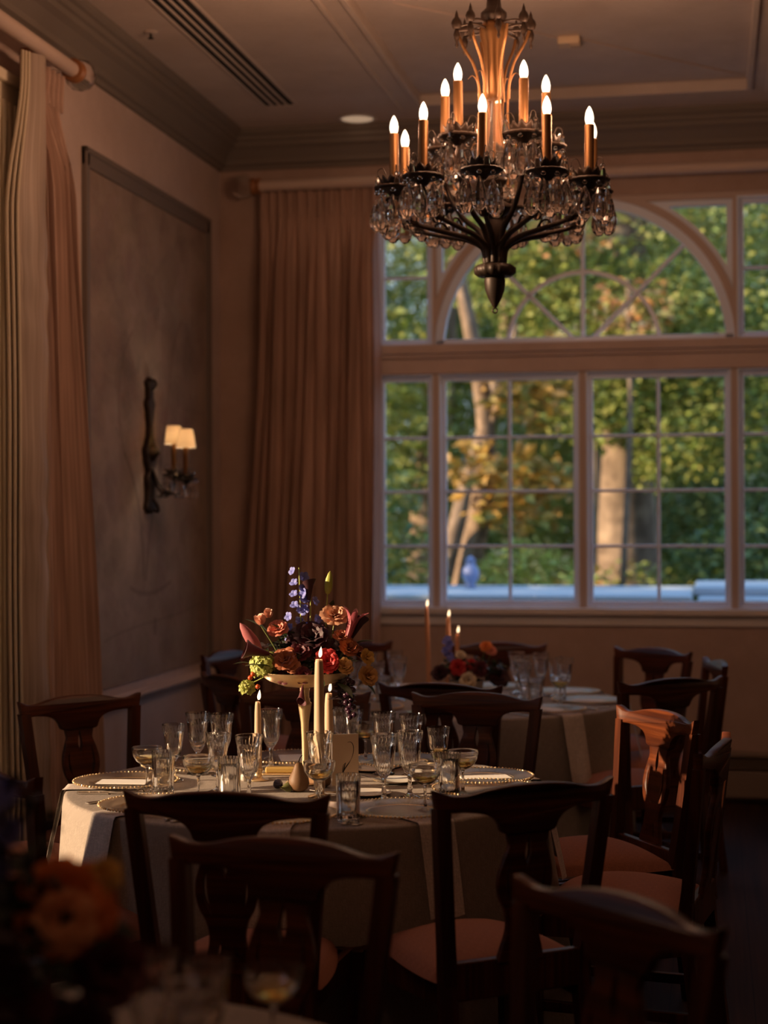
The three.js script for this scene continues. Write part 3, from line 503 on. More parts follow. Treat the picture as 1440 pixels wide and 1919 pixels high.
// the chandelier
{
  const C = thing('chandelier', 'bronze chandelier with lit candle bulbs and hanging crystal drops', 'chandelier', [2.118, 2.41, 3.525]);
  const b = (h) => h - 2.41, P = (r, a, h) => [r * Math.sin(a), b(h), r * Math.cos(a)], lean = 0.19;
  obj('finial', turn([[0, 2.425], [0.008, 2.432], [0.012, 2.44], [0.026, 2.465], [0.037, 2.495], [0.0405, 2.53], [0.036, 2.556], [0.0, 2.556]].map(([r, h]) => [r, b(h)]), 28), M.bronze, C);
  obj('finial_ring', at(plain(new THREE.TorusGeometry(0.009, 0.003, 8, 18)), 0, b(2.418), 0), M.bronze, C);
  obj('leaf_collar', turn([[0.03, 2.545], [0.062, 2.547], [0.077, 2.560], [0.078, 2.580], [0.062, 2.592], [0.03, 2.596]].map(([r, h]) => [r, b(h)]), 60, (r, y, p) => r * (1 + 0.04 * Math.cos(15 * p))), M.bronze, C);
  obj('stem_body', turn([[0.03, 2.59], [0.033, 2.62], [0.03, 2.66], [0.034, 2.70], [0.042, 2.73], [0.034, 2.76], [0.036, 2.775], [0.072, 2.80], [0.078, 2.812], [0.05, 2.826], [0.028, 2.84], [0.026, 2.88], [0.046, 2.905], [0.05, 2.92], [0.022, 2.93]].map(([r, h]) => [r, b(h)]), 32), M.bronze, C);
  obj('glass_baluster', turn([[0.022, 2.925], [0.050, 2.945], [0.056, 2.965], [0.040, 2.982], [0.036, 2.992], [0.056, 3.02], [0.062, 3.05], [0.052, 3.10], [0.034, 3.155], [0.026, 3.20], [0.030, 3.225], [0.020, 3.228]].map(([r, h]) => [r, b(h)]), 24, (r, y, p) => r * (1 - 0.03 * Math.abs(Math.sin(6 * p)))), M.vaseGlass, C);
  obj('reeded_column', turn([[0.005, 2.93], [0.005, 3.215], [0.034, 3.225], [0.036, 3.25], [0.036, 3.36], [0.042, 3.42], [0.053, 3.465], [0.056, 3.49], [0.048, 3.505], [0.034, 3.52]].map(([r, h]) => [r, b(h)]), 48, (r, y, p) => (y > b(3.23) && y < b(3.46) ? r * (1 - 0.06 * Math.abs(Math.sin(6 * p))) : r)), M.brass, C);
  obj('top_stem', turn([[0.034, 3.515], [0.05, 3.535], [0.05, 3.55], [0.03, 3.57], [0.026, 3.60], [0.034, 3.63], [0.022, 3.66], [0.018, 3.72], [0.018, 3.96]].map(([r, h]) => [r, b(h)]), 20), M.bronze, C);
  obj('ceiling_canopy', turn([[0.02, 3.94], [0.07, 3.955], [0.085, 3.993], [0, 3.994]].map(([r, h]) => [r, b(h)]), 28), M.bronze, C);
  for (let k = 0; k < 8; k++) { // crown of spokes with leaf tips and drops
    const a = k * Math.PI / 4 + 0.25, sp = [tube([P(0.045, a, 3.485), P(0.10, a, 3.487), P(0.142, a, 3.482)], 0.0055, 8, 6), tube([P(0.045, a, 3.512), P(0.10, a, 3.508), P(0.14, a, 3.496)], 0.004, 8, 6)];
    const leaf = turn([[0, -0.002], [0.016, 0.004], [0.021, 0.022], [0.017, 0.034], [0.008, 0.046], [0.006, 0.056], [0, 0.074]], 10, (r, y, p) => r * (0.55 + 0.45 * Math.abs(Math.cos(p)))), dag = turn([[0, -0.075], [0.007, -0.062], [0.004, -0.05], [0.010, -0.035], [0.013, -0.02], [0.006, 0.002], [0, 0.004]], 8);
    const spoke = obj('crown_spoke', sp, M.bronze, C), e = P(0.142, a, 3.488); obj('leaf_tip', at(leaf, ...e, 0, a, 0), M.bronze, spoke); obj('dagger_drop', at(dag, ...e), M.bronze, spoke);
  }
  for (let k = 0; k < 6; k++) { // slender scrolls from the crown down to the glass
    const a = k * Math.PI / 3 + 0.5; const s = obj('scroll', tube([P(0.135, a, 3.475), P(0.118, a, 3.43), P(0.078, a, 3.36), P(0.058, a, 3.28), P(0.052, a, 3.20), P(0.056, a, 3.12), P(0.085, a, 3.04), P(0.11, a, 3.0)], (t) => 0.0062 - 0.0028 * t, 40, 8), M.brass, C);
    obj('scroll_leaf', tube([P(0.054, a, 3.22), P(0.062, a, 3.29), P(0.082, a, 3.318), P(0.102, a, 3.305)], (t) => 0.008 * (1.05 - t), 14, 6), M.brass, s);
  }
  const wire = M.bronze;
  const lamp = (arm, p, i) => { // bobeche, sleeve, bulb, drops, hooks: sub-parts of the arm
    const put = (n, g, m, q, ry = 0, rx = 0, rz = 0) => { const o = obj(n, g, m, arm); o.position.set(...q); o.rotation.set(rx, ry, rz); return o; };
    put('bobeche', bobecheGeo, M.bronze, p); const tl = [rr(-0.02, 0.02), 0, rr(-0.02, 0.02)];
    put('candle_sleeve', sleeveGeo, M.brass, [p[0], p[1] + 0.008, p[2]], 0, tl[0], tl[2]);
    const bp = [p[0] - tl[2] * 0.2, p[1] + 0.208, p[2] + tl[0] * 0.2]; put('bulb', bulbGeo, M.bulb, bp);
    const l = new THREE.PointLight(WARM, BULB); l.position.set(bp[0], bp[1] + 0.03, bp[2]); l.shadow.radius = 0.7; l.castShadow = true; C.add(l);
    for (let k = 0; k < 8; k++) {
      const a = k / 8 * Math.PI * 2 + i * 0.7, r = 0.066, x = p[0] + r * Math.sin(a), z = p[2] + r * Math.cos(a);
      put('crystal_bead', beadGeo, M.drop, [x, p[1] - 0.014, z]); put('crystal_drop', k % 3 === 2 ? slimDropGeo : dropGeo, M.drop, [x, p[1] - 0.026 - (k % 3 === 2 ? 0.075 : 0.116) - rr(0, 0.012), z], a + rr(-0.4, 0.4));
    }
    for (let k = 0; k < 3; k++) { const a = k / 3 * Math.PI * 2 + i * 1.3 + 0.4; put('crystal_hook', hookGeo, wire, [p[0] + 0.028 * Math.sin(a), p[1] + 0.02, p[2] + 0.028 * Math.cos(a)], a - Math.PI / 2); put('crystal_drop', slimDropGeo, M.drop, [p[0] + 0.068 * Math.sin(a), p[1] + 0.02 - 0.04, p[2] + 0.068 * Math.cos(a)], a); put('crystal_bead', beadGeo, M.drop, [p[0] + 0.068 * Math.sin(a), p[1] + 0.048, p[2] + 0.068 * Math.cos(a)]); }
  };
  for (let k = 0; k < 10; k++) {
    const a = (-10.5 + 36 * k) * Math.PI / 180 + lean, p = P(0.385, a, 2.872), q = [p[0], p[1] - 0.02, p[2]];
    const g = [tube([P(0.034, a, 2.60), P(0.045, a, 2.655), P(0.10, a, 2.69), P(0.2, a, 2.715), P(0.31, a, 2.745), P(0.37, a, 2.79), q], (t) => 0.0125 - 0.005 * t, 36, 8)];
    g.push(tube([P(0.17, a, 2.71), P(0.20, a, 2.745), P(0.225, a, 2.742), P(0.228, a, 2.722), P(0.213, a, 2.722)], 0.0045, 16, 6));
    lamp(obj('arm', g, M.bronze, C), p, k);
  }
  for (let k = 0; k < 5; k++) {
    const a = (28 + 72 * k) * Math.PI / 180 + lean, p = P(0.205, a, 3.045), q = [p[0], p[1] - 0.02, p[2]];
    lamp(obj('arm', tube([P(0.035, a, 2.66), P(0.06, a, 2.72), P(0.13, a, 2.78), P(0.19, a, 2.88), P(0.215, a, 2.96), q], (t) => 0.012 - 0.005 * t, 30, 8), M.bronze, C), p, k + 10);
  }
}
// its twin above the nearest table, outside the picture
copyOf(scene.getObjectByName('chandelier'), [2.0, 2.41, 8.4], 0.6, 'second bronze chandelier outside the picture, dimmed, above the table nearest the camera').traverse((o) => { if (o.isLight) o.intensity *= 0.42; else if (o.name === 'bulb') o.material = M.dimBulb; });
// the sconce on the mural
{
  const S = thing('wall_sconce', 'bronze wall sconce with two pale pleated shades and crystal drops', 'sconce', [0.012, 2.0, 1.394]);
  const sil = lerpTable.bind(null, [[0.37, 0.004], [0.345, 0.024], [0.32, 0.016], [0.27, 0.014], [0.235, 0.028], [0.19, 0.018], [0.12, 0.010], [0.07, 0.012], [0.03, 0.026], [-0.01, 0.044], [-0.06, 0.036], [-0.12, 0.018], [-0.16, 0.03], [-0.22, 0.024], [-0.27, 0.026], [-0.31, 0.034], [-0.335, 0.006]]);
  const pts = []; for (let i = 0; i <= 60; i++) { const y = 0.37 - 0.705 * i / 60; pts.push([sil(y), y]); }
  const sh = new THREE.Shape([...pts.map(([w, y]) => new THREE.Vector2(w * 1.9, y)), ...pts.slice().reverse().map(([w, y]) => new THREE.Vector2(-w * 1.9, y))]);
  const bp = plain(new THREE.ExtrudeGeometry(sh, { depth: 0.012, bevelEnabled: true, bevelThickness: 0.012, bevelSize: 0.006, bevelSegments: 3 })); bp.rotateY(Math.PI / 2);
  obj('backplate', bp, M.bronze, S); 
  obj('boss', at(turn([[0, 0], [0.05, 0], [0.046, 0.02], [0.02, 0.04], [0.012, 0.05], [0, 0.052]], 20), 0.012, -0.02, 0, 0, 0, -Math.PI / 2), M.bronze, S);
  obj('scroll', [tube([[0.02, 0.30, 0], [0.05, 0.335, 0.01], [0.04, 0.36, 0.02], [0.02, 0.345, 0.02]], 0.006, 16, 6), tube([[0.02, -0.26, 0], [0.055, -0.30, 0.01], [0.05, -0.33, -0.01], [0.02, -0.32, -0.01]], 0.008, 16, 6)], M.bronze, S);
  const shadeMat = phys(RGB(0.92, 0.80, 0.62), { roughness: 1, transmission: 0.5, thickness: 0, side: THREE.DoubleSide });
  [[0.125, -0.14, -0.055, 0], [0.228, -0.165, 0.066, 1]].forEach(([x, y, z, i]) => {
    const arm = obj('arm', [tube([[0.02, -0.10, 0], [x * 0.4, -0.21, z * 0.4], [x * 0.8, -0.24, z * 0.9], [x, -0.20, z], [x, y - 0.02, z]], 0.008, 24, 7), tube([[x * 0.5, -0.215, z * 0.5], [x * 0.5, -0.25, z * 0.4], [x * 0.35, -0.25, z * 0.3]], 0.005, 12, 6)], M.bronze, S);
    const put = (n, g, m, q, ry = 0, s = 1) => { const o = obj(n, g, m, arm); o.position.set(...q); o.rotation.y = ry; o.scale.setScalar(s); return o; };
    put('bobeche', bobecheGeo, M.bronze, [x, y, z], 0, 0.8); put('candle_sleeve', sleeveGeo, M.brass, [x, y + 0.006, z], 0, 0.86);
    put('bulb', bulbGeo, M.bulb, [x, y + 0.18, z], 0, 0.8);
    const fr = turn([[0.050, 0], [0.0515, 0.002], [0.036, 0.098], [0.0345, 0.098], [0.0495, 0.002], [0.050, 0]], 48, (r, yy, p) => r * (1 + 0.025 * Math.cos(24 * p))); put('lamp_shade', fr, shadeMat, [x, y + 0.165, z]);
    const l = new THREE.PointLight(RGB(1, 0.76, 0.53), 0.085); l.position.set(x, y + 0.215, z); l.shadow.radius = 0.6; l.castShadow = true; S.add(l);
    for (let k = 0; k < 6; k++) { const a = k / 6 * Math.PI * 2, r = 0.054; put('crystal_drop', slimDropGeo, M.drop, [x + r * Math.sin(a), y - 0.10, z + r * Math.cos(a)], a); put('crystal_bead', beadGeo, M.drop, [x + r * Math.sin(a), y - 0.014, z + r * Math.cos(a)]); }
    for (let k = 0; k < 3; k++) { const a = k / 3 * Math.PI * 2 + 0.5; put('crystal_hook', hookGeo, M.bronze, [x + 0.02 * Math.sin(a), y + 0.01, z + 0.02 * Math.cos(a)], a - Math.PI / 2, 0.8); put('crystal_bead', beadGeo, M.drop, [x + 0.052 * Math.sin(a), y + 0.03, z + 0.052 * Math.cos(a)]); }
  });
}

// ───────────── chairs ─────────────
const proto = {};
function place(key, make, p, turnY, label, category, group) { // the first one is built, the others are copies of it
  if (!proto[key]) { const o = make(); tag(o, label, category, group); o.position.set(...p); o.rotation.y = turnY ?? 0; proto[key] = o; return o; }
  return copyOf(proto[key], p, turnY, label, group ?? null);
}
const backZ = (y) => -0.205 - Math.max(0, y - 0.44) * 0.13 + (y < 0.44 ? (y - 0.44) * 0.12 : 0);
const bow = (u) => -0.032 * (1 - (u / 0.262) ** 2);
function bent(shape, depth, z0, bevel = 0.004) { // an outline in (u, height) laid on the raked, bowed back
  const g = plain(new THREE.ExtrudeGeometry(shape, { depth, bevelEnabled: true, bevelThickness: bevel, bevelSize: bevel, bevelSegments: 2, curveSegments: 8 }));
  const p = g.attributes.position;
  for (let i = 0; i < p.count; i++) p.setZ(i, p.getZ(i) + z0 + backZ(p.getY(i)) + bow(p.getX(i)));
  const c = toCreasedNormals(g, 0.7);
  const uv = new Float32Array(p.count * 2); for (let i = 0; i < p.count; i++) { uv[2 * i] = c.attributes.position.getY(i); uv[2 * i + 1] = c.attributes.position.getX(i); }
  c.setAttribute('uv', new THREE.BufferAttribute(uv, 2)); return c;
}
const mirrored = (half) => [...half.map(([u, y]) => new THREE.Vector2(u, y)), ...half.slice().reverse().filter(([u]) => u > 1e-6).map(([u, y]) => new THREE.Vector2(-u, y))];
function dense(pts, step) { const o = []; for (let i = 0; i < pts.length - 1; i++) { const [a, b] = [pts[i], pts[i + 1]], n = Math.max(1, Math.ceil(Math.hypot(b[0] - a[0], b[1] - a[1]) / step)); for (let k = 0; k < n; k++) o.push([a[0] + (b[0] - a[0]) * k / n, a[1] + (b[1] - a[1]) * k / n]); } o.push(pts[pts.length - 1]); return o; }
function spline(pts, n) { return new THREE.CatmullRomCurve3(pts.map(([x, y]) => V(x, y, 0)), false, 'centripetal').getPoints(n).map((p) => [p.x, p.y]); }
function makeChair() {
  const t = thing('dining_chair', null, null);
  const crest = new THREE.Shape(mirrored([...spline([[0, 0.95], [0.06, 0.948], [0.12, 0.941], [0.18, 0.929], [0.22, 0.929], [0.262, 0.944]], 30), ...dense([[0.262, 0.944], [0.250, 0.893], [0.20, 0.893]], 0.02).slice(1), ...spline([[0.19, 0.893], [0.135, 0.886], [0.10, 0.872], [0.082, 0.852], [0.072, 0.832], [0.0, 0.830]], 24)]));
  obj('crest_rail', bent(crest, 0.020, -0.010), M.wood, t);
  const half = spline([[0.060, 0.842], [0.056, 0.815], [0.052, 0.795], [0.062, 0.765], [0.074, 0.725], [0.076, 0.69], [0.068, 0.655], [0.052, 0.625], [0.044, 0.59], [0.046, 0.56], [0.056, 0.525], [0.066, 0.488]], 44);
  const splat = new THREE.Shape([...half.map(([u, y]) => new THREE.Vector2(u, y)), ...half.slice().reverse().map(([u, y]) => new THREE.Vector2(-u, y))]);
  const hole = (p) => splat.holes.push(new THREE.Path(p.map(([u, y]) => new THREE.Vector2(u, y))));
  hole([...spline([[0, 0.825], [0.008, 0.79], [0.009, 0.765], [0.0, 0.735]], 8), ...spline([[0.0, 0.735], [-0.009, 0.765], [-0.008, 0.79], [0, 0.825]], 8).slice(1, -1)]);
  for (const s of [-1, 1]) {
    hole([...spline([[0.046, 0.765], [0.058, 0.72], [0.056, 0.68], [0.036, 0.635]], 10), ...spline([[0.036, 0.635], [0.046, 0.685], [0.048, 0.72], [0.046, 0.765]], 10).slice(1, -1)].map(([u, y]) => [s * u, y]));
    hole([...spline([[0.017, 0.575], [0.026, 0.55], [0.034, 0.515]], 6), ...spline([[0.034, 0.515], [0.018, 0.545], [0.017, 0.575]], 6).slice(1, -1)].map(([u, y]) => [s * u, y]));
  }
  obj('splat', bent(splat, 0.013, -0.0065, 0.003), M.wood, t);
  const sx = (y) => 0.198 + (y > 0.44 ? (y - 0.44) * 0.095 : (0.44 - y) * 0.02);
  for (const s of [-1, 1]) obj('rear_leg', bar([0.90, 0.78, 0.66, 0.54, 0.44, 0.3, 0.15, 0].map((y) => [s * sx(y), y, backZ(y) + bow(sx(y)) + (y < 0.44 ? 0 : 0), 0.040, 0.034 + (y < 0.5 && y > 0.4 ? 0.008 : 0)])), M.wood, t);
  for (const s of [-1, 1]) obj('front_leg', bar([[s * 0.232, 0.44, 0.225, 0.044, 0.044], [s * 0.232, 0.36, 0.225, 0.042, 0.042], [s * 0.228, 0, 0.222, 0.032, 0.032]]), M.wood, t);
  const rail = [bx(-0.225, 0.225, 0.375, 0.445, 0.212, 0.238, 0.004), bx(-0.185, 0.185, 0.40, 0.50, -0.245, -0.215, 0.006)];
  for (const s of [-1, 1]) rail.push(bar([[s * 0.198, 0.375, 0, 0.022, 0.44], [s * 0.198, 0.445, 0, 0.022, 0.44]]).applyMatrix4(new THREE.Matrix4().makeShear(0, 0, 0, 0, s * 0.07, 0)));
  obj('seat_frame', rail, M.wood, t);
  const cush = grid(24, 24, (a, b) => { // crowned upholstery
    const q = 1.0, U0 = (a * 2 - 1) * q, V0 = (b * 2 - 1) * q, u = U0 * Math.sqrt(1 - V0 * V0 * 0.17), v = V0 * Math.sqrt(1 - U0 * U0 * 0.17), wz = v * 0.228, wx = u * (0.222 + 0.028 * v), e = Math.max(Math.abs(U0), Math.abs(V0));
    const h = 0.446 + 0.040 * Math.pow(1 - Math.pow(e, 4), 0.5) + 0.042 * (1 - U0 * U0) * (1 - V0 * V0); return [wx * (1.0 + 0.02 * (1 - e)), h, -wz + 0.005]; });
  obj('seat', cush, M.seat, t);
  obj('stretcher', [bx(-0.205, 0.205, 0.155, 0.185, -0.012, 0.01, 0.004)], M.wood, t);
  for (const s of [-1, 1]) obj('stretcher', bx(s * 0.213 - 0.011, s * 0.213 + 0.011, 0.15, 0.182, -0.235, 0.215, 0.004), M.wood, t);
  return t;
}
const D = Math.PI / 180;
function chair(mx, mz, deg, label, group) { // the middle of the crest rail and the way the chair faces
  const a = deg * D; return place('chair', makeChair, [mx + Math.sin(a) * 0.285, 0, mz + Math.cos(a) * 0.285], a, label, 'chair', group);
}
const g1 = 'dining chairs round the front table', g2 = 'dining chairs round the table by the window', g0 = 'dining chairs of the table nearest the camera';
chair(1.731, 5.885, 180.7, 'dark dining chair seen from behind at the near left of the front table', g1);
chair(2.458, 5.62, 216.7, 'dark dining chair seen from behind at the near right of the front table', g1);
chair(2.94, 4.72, 260.8, 'dark dining chair seen almost edge-on, next in front of the sunlit chair', g1);
chair(2.745, 3.935, -57.7, 'dining chair with sunlit orange crest rail and splat, right of the front table', g1);
chair(2.03, 3.42, -11.1, 'dark dining chair behind the right-hand glasses of front table, one post edged blue', g1);
chair(1.335, 3.376, 4.3, 'dark dining chair directly behind the gold flower compote of the front table', g1);
chair(0.531, 3.76, 51.5, 'dark dining chair in front of the left curtain, beside the sunlit napkin', g1);
chair(0.34, 4.50, 88, 'dining chair showing only a pink seat corner beside the sunlit napkin', g1);
chair(0.95, 5.58, 145, 'dark dining chair cut by the left picture edge, above the blurred orange flower', g1);
chair(1.82, 3.04, 173, 'dark dining chair at the near side of the window table, overlapped by another back', g2);
chair(2.76, 2.68, 217.5, 'dark dining chair directly behind the sunlit chair, turned to the window table', g2);
chair(2.95, 1.77, -80, 'dining chair seen edge-on right of the window table, top corner lit blue', g2);
chair(2.63, 1.04, -40.9, 'dark dining chair against the brown wall, right rear of the window table', g2);
chair(1.78, 0.745, 8, 'dark dining chair behind the red flowers of the window table', g2);
chair(0.95, 0.78, 36.8, 'dark dining chair at left rear of the window table, under the curtain edge', g2);
chair(0.47, 1.50, 75, 'dark dining chair left of the window table with bluish light on its crest', g2);
chair(0.86, 2.84, 134, 'dark dining chair left of the window table, before the bluish-topped chair', g2);
chair(2.038, 6.487, -11.8, 'blurred dark dining chair in the centre foreground, facing the nearest table', g0);
chair(2.76, 6.907, -43.8, 'very blurred dark dining chair at the lower right, nearest to the camera', g0);

// ───────────── tables and cloths ─────────────
function clothGeo(R, top, seedN) {
  let s = seedN; const r = () => { s = (s * 1664525 + 1013904223) >>> 0; return s / 4294967296; };
  const K = 13, amp = Array.from({ length: K }, () => 0.5 + r()), off = Array.from({ length: K }, () => (r() - 0.5) * 0.25), U = 240;
  const folds = (p) => { const q = ((p / (2 * Math.PI)) * K + K) % K, k = Math.floor(q), f = q - k + off[k] * Math.sin((q - k) * Math.PI); return amp[k] * Math.pow(0.5 - 0.5 * Math.cos(2 * Math.PI * f), 1.4); };
  const prof = []; for (const q of [0, 0.3, 0.6, 0.85, 0.96, 0.985]) prof.push([R * q, top]); prof.push([R * 0.996, top - 0.002], [R + 0.001, top - 0.009]);
  for (let i = 1; i <= 26; i++) prof.push([R + 0.004, top - 0.009 - (top - 0.03) * i / 26]);
  const g = grid(U, prof.length - 1, (u, v) => { const p = u === 1 ? 0 : u * 2 * Math.PI, k = Math.round(v * (prof.length - 1)); let [q, y] = prof[k]; const dn = Math.max(0, (top - y) / top); q += dn > 0.015 ? 0.015 * dn + folds(p) * 0.085 * Math.pow(dn, 1.3) : 0; const sag = 0.0015 * Math.sin(p * 3 + q * 8); return [q * Math.sin(p), y + (k < 5 ? sag * 0.4 : 0), q * Math.cos(p), q * Math.sin(p) + (dn > 0.015 ? p * R : 0), q * Math.cos(p) + dn]; });
  return g;
}
const TOP = 0.763;
function roundTable(x, z, sd, labelT, labelC) {
  const t = thing('round_table', labelT, 'table', [x, 0, z]); const tm = std(RGB(0.25, 0.15, 0.08), 0.6);
  obj('tabletop', turn([[0, 0.73], [0.75, 0.73], [0.76, 0.738], [0.76, 0.75], [0.752, 0.757], [0, 0.757]], 48), tm, t);
  for (let k = 0; k < 4; k++) { const a = k * Math.PI / 2 + 0.6; obj('leg', plain(new THREE.CylinderGeometry(0.02, 0.02, 0.73, 12)).translate(0.42 * Math.sin(a), 0.365, 0.42 * Math.cos(a)), tm, t); }
  const c = thing('tablecloth', labelC, 'tablecloth', [x, 0, z]); obj('cloth', clothGeo(0.77, TOP - 0.001, sd), M.cloth, c);
}
const T1 = [1.63, 4.60], T2 = [1.76, 1.93], T0 = [1.84, 7.76];
roundTable(...T1, 5, 'round banquet table under a taupe cloth, in the middle of the room', 'taupe linen cloth draped to the floor over the sunlit front table');
roundTable(...T2, 9, 'round banquet table under a taupe cloth, close to the window', 'taupe linen cloth draped over the table by the window');
roundTable(...T0, 14, 'round banquet table in the dark lower left corner, nearest the camera', 'blurred taupe cloth on the table nearest the camera');

// ───────────── tableware ─────────────
const cut = (n, lo, hi, d = 0.07, lean = 0) => (r, y, p, k) => (k >= 1 && y > lo && y < hi ? r * (1 - d * Math.abs(Math.sin(n * p + lean * y))) : r);
const N1 = (prof, outer) => (n, lo, hi, d, lean) => (r, y, p, k) => (k < outer && y > lo && y < hi ? r * (1 - d * Math.pow(Math.abs(Math.sin(n * p + lean * y)), 0.7)) : r);
const gobletP = [[0, 0], [0.036, 0], [0.037, 0.003], [0.030, 0.007], [0.012, 0.013], [0.0065, 0.022], [0.009, 0.032], [0.0065, 0.042], [0.0058, 0.060], [0.008, 0.072], [0.011, 0.077], [0.017, 0.084], [0.026, 0.098], [0.0325, 0.118], [0.0355, 0.142], [0.0375, 0.165], [0.040, 0.188], [0.0425, 0.208], [0.0418, 0.209], [0.0395, 0.195], [0.036, 0.166], [0.0335, 0.142], [0.0295, 0.118], [0.022, 0.100], [0.012, 0.089], [0, 0.086]];
const winegP = gobletP.map(([r, y]) => [r * 0.9, y * 0.90]);
const coupeP = [[0, 0], [0.034, 0], [0.035, 0.003], [0.02, 0.007], [0.006, 0.014], [0.0042, 0.03], [0.0042, 0.072], [0.007, 0.079], [0.018, 0.084], [0.034, 0.095], [0.045, 0.112], [0.0485, 0.130], [0.049, 0.140], [0.0482, 0.1405], [0.0475, 0.130], [0.0435, 0.113], [0.033, 0.0975], [0.018, 0.0872], [0, 0.0855]];
const tumblerP = [[0, 0], [0.031, 0], [0.034, 0.004], [0.035, 0.03], [0.0355, 0.08], [0.0365, 0.135], [0.0358, 0.136], [0.0342, 0.08], [0.0332, 0.03], [0.030, 0.014], [0, 0.012]];
const gobletG = turn(gobletP, 72, N1(gobletP, 18)(12, 0.08, 0.185, 0.13, 60));
const winegG = turn(winegP, 72, N1(winegP, 18)(10, 0.07, 0.158, 0.13, -60));
const coupeG = turn(coupeP, 48), tumblerG = turn(tumblerP, 72, N1(tumblerP, 6)(9, 0.002, 0.09, 0.11, 40));
const champG = turn([[0, 0.0862], [0.018, 0.0877], [0.0325, 0.0980], [0.0395, 0.107], [0.0405, 0.1085], [0, 0.1085]], 40);
const waterG = turn([[0, 0.0125], [0.0295, 0.0145], [0.0328, 0.03], [0.0338, 0.08], [0.0344, 0.112], [0, 0.112]], 40);
const gwaterG = turn([[0, 0.0865], [0.0117, 0.0895], [0.0217, 0.1005], [0.0291, 0.118], [0.0331, 0.142], [0.0342, 0.150], [0, 0.150]], 40);
const wwineG = turn([[0, 0.0779], [0.0105, 0.0807], [0.0195, 0.0905], [0.0262, 0.1062], [0.0285, 0.116], [0, 0.116]], 40);
const mk = {
  goblet: () => { const t = thing('water_goblet'); obj('glass', gobletG, M.crystal, t); return t; },
  wine: () => { const t = thing('wine_goblet'); obj('glass', winegG, M.crystal, t); return t; },
  fullgoblet: () => { const t = thing('wine_goblet'); obj('glass', winegG, M.crystal, t); obj('white_wine', wwineG, M.wine, t); return t; },
  coupe: () => { const t = thing('champagne_coupe'); obj('glass', coupeG, M.crystal, t); obj('champagne', champG, M.wine, t); return t; },
  tumbler: () => { const t = thing('water_tumbler'); obj('glass', tumblerG, M.crystal, t); obj('water', waterG, M.water, t); return t; },
};
const glass = (kind, x, z, label, group) => place(kind, mk[kind], [x, TOP, z], rr(0, 6), label, 'glass', group);
const G1 = [
  ['coupe', 1.152, 4.775, 'champagne coupe at the far left, beside the sunlit plate'],
  ['tumbler', 1.223, 4.828, 'frosty water tumbler in front of the leftmost champagne coupe'],
  ['wine', 1.171, 4.56, 'short crystal goblet behind the leftmost water tumbler'],
  ['goblet', 1.205, 4.40, 'tall crystal goblet at the far left, rim against the pale wall'],
  ['goblet', 1.295, 4.42, 'tall crystal goblet touching the tall goblet at far left'],
  ['coupe', 1.375, 4.946, 'champagne coupe between the two left water tumblers'],
  ['wine', 1.385, 4.77, 'short crystal goblet behind the champagne coupe between the left tumblers'],
  ['tumbler', 1.469, 4.930, 'water tumbler left of the small figs'],
  ['goblet', 1.539, 4.958, 'tall crystal goblet before the left taper candle'],
  ['goblet', 1.425, 4.261, 'tall crystal goblet glinting just right of the left taper candle'],
  ['goblet', 1.735, 4.85, 'crystal goblet in front of the tallest taper candle'],
  ['coupe', 1.768, 5.00, 'champagne coupe just right of the upright pear'],
  ['tumbler', 1.902, 5.212, 'water tumbler nearest the camera, before the table number card'],
  ['wine', 1.614, 4.005, 'glinting crystal goblet behind the card, the left one of the pair'],
  ['wine', 1.669, 4.045, 'glinting crystal goblet behind the card, the right one of the pair'],
  ['coupe', 1.712, 4.032, 'champagne coupe right behind the top of the table number card'],
  ['goblet', 1.830, 4.30, 'tall crystal goblet with a clear rim right of the number card'],
  ['goblet', 1.940, 4.871, 'crystal goblet right of the number card with its foot in full view'],
  ['goblet', 1.932, 4.34, 'tall crystal goblet in the back row, second right of the card'],
  ['goblet', 2.004, 4.780, 'crystal goblet beside the right-hand champagne coupe, front row'],
  ['fullgoblet', 2.050, 4.50, 'crystal goblet of white wine among the right-hand glasses'],
  ['coupe', 2.092, 5.018, 'champagne coupe in front of the right-hand glasses, low on the table'],
  ['tumbler', 2.118, 4.720, 'cut crystal tumbler left of the rightmost champagne coupe'],
  ['coupe', 2.157, 4.692, 'champagne coupe farthest right, in front of the right-hand plate'],
];
for (const [k, x, z, l] of G1) glass(k, x, z, l);
// charger plates of ribbed glass with a beaded gold rim
const chargerG = turn([[0, 0.003], [0.09, 0.003], [0.104, 0.004], [0.112, 0.008], [0.14, 0.012], [0.166, 0.014], [0.168, 0.0165], [0.14, 0.0155], [0.112, 0.0115], [0.103, 0.007], [0.09, 0.006], [0, 0.006]], 144, (r, y, p, k) => (r > 0.11 && r < 0.165 ? [r, y + 0.0012 * Math.cos(72 * p)] : r));
const beadRimG = mergeGeometries(Array.from({ length: 84 }, (_, i) => { const a = i / 84 * Math.PI * 2; return at(plain(new THREE.IcosahedronGeometry(0.0046, 0)), 0.169 * Math.sin(a), 0.0155, 0.169 * Math.cos(a), i, i * 2, 0); }));
const ringG = turn([[0.101, 0.0065], [0.104, 0.0078], [0.107, 0.0082], [0.104, 0.0068], [0.101, 0.0062]], 72);
function makeCharger() { const t = thing('charger_plate'); obj('plate', chargerG, M.amber, t); const b = obj('beaded_rim', beadRimG, M.gold, t); b.userData.kind = 'stuff'; obj('gold_line', ringG, M.gold, t); return t; }
const charger = (x, z, label, group) => place('charger', makeCharger, [x, TOP, z], rr(0, 0.08), label, 'plate', group);
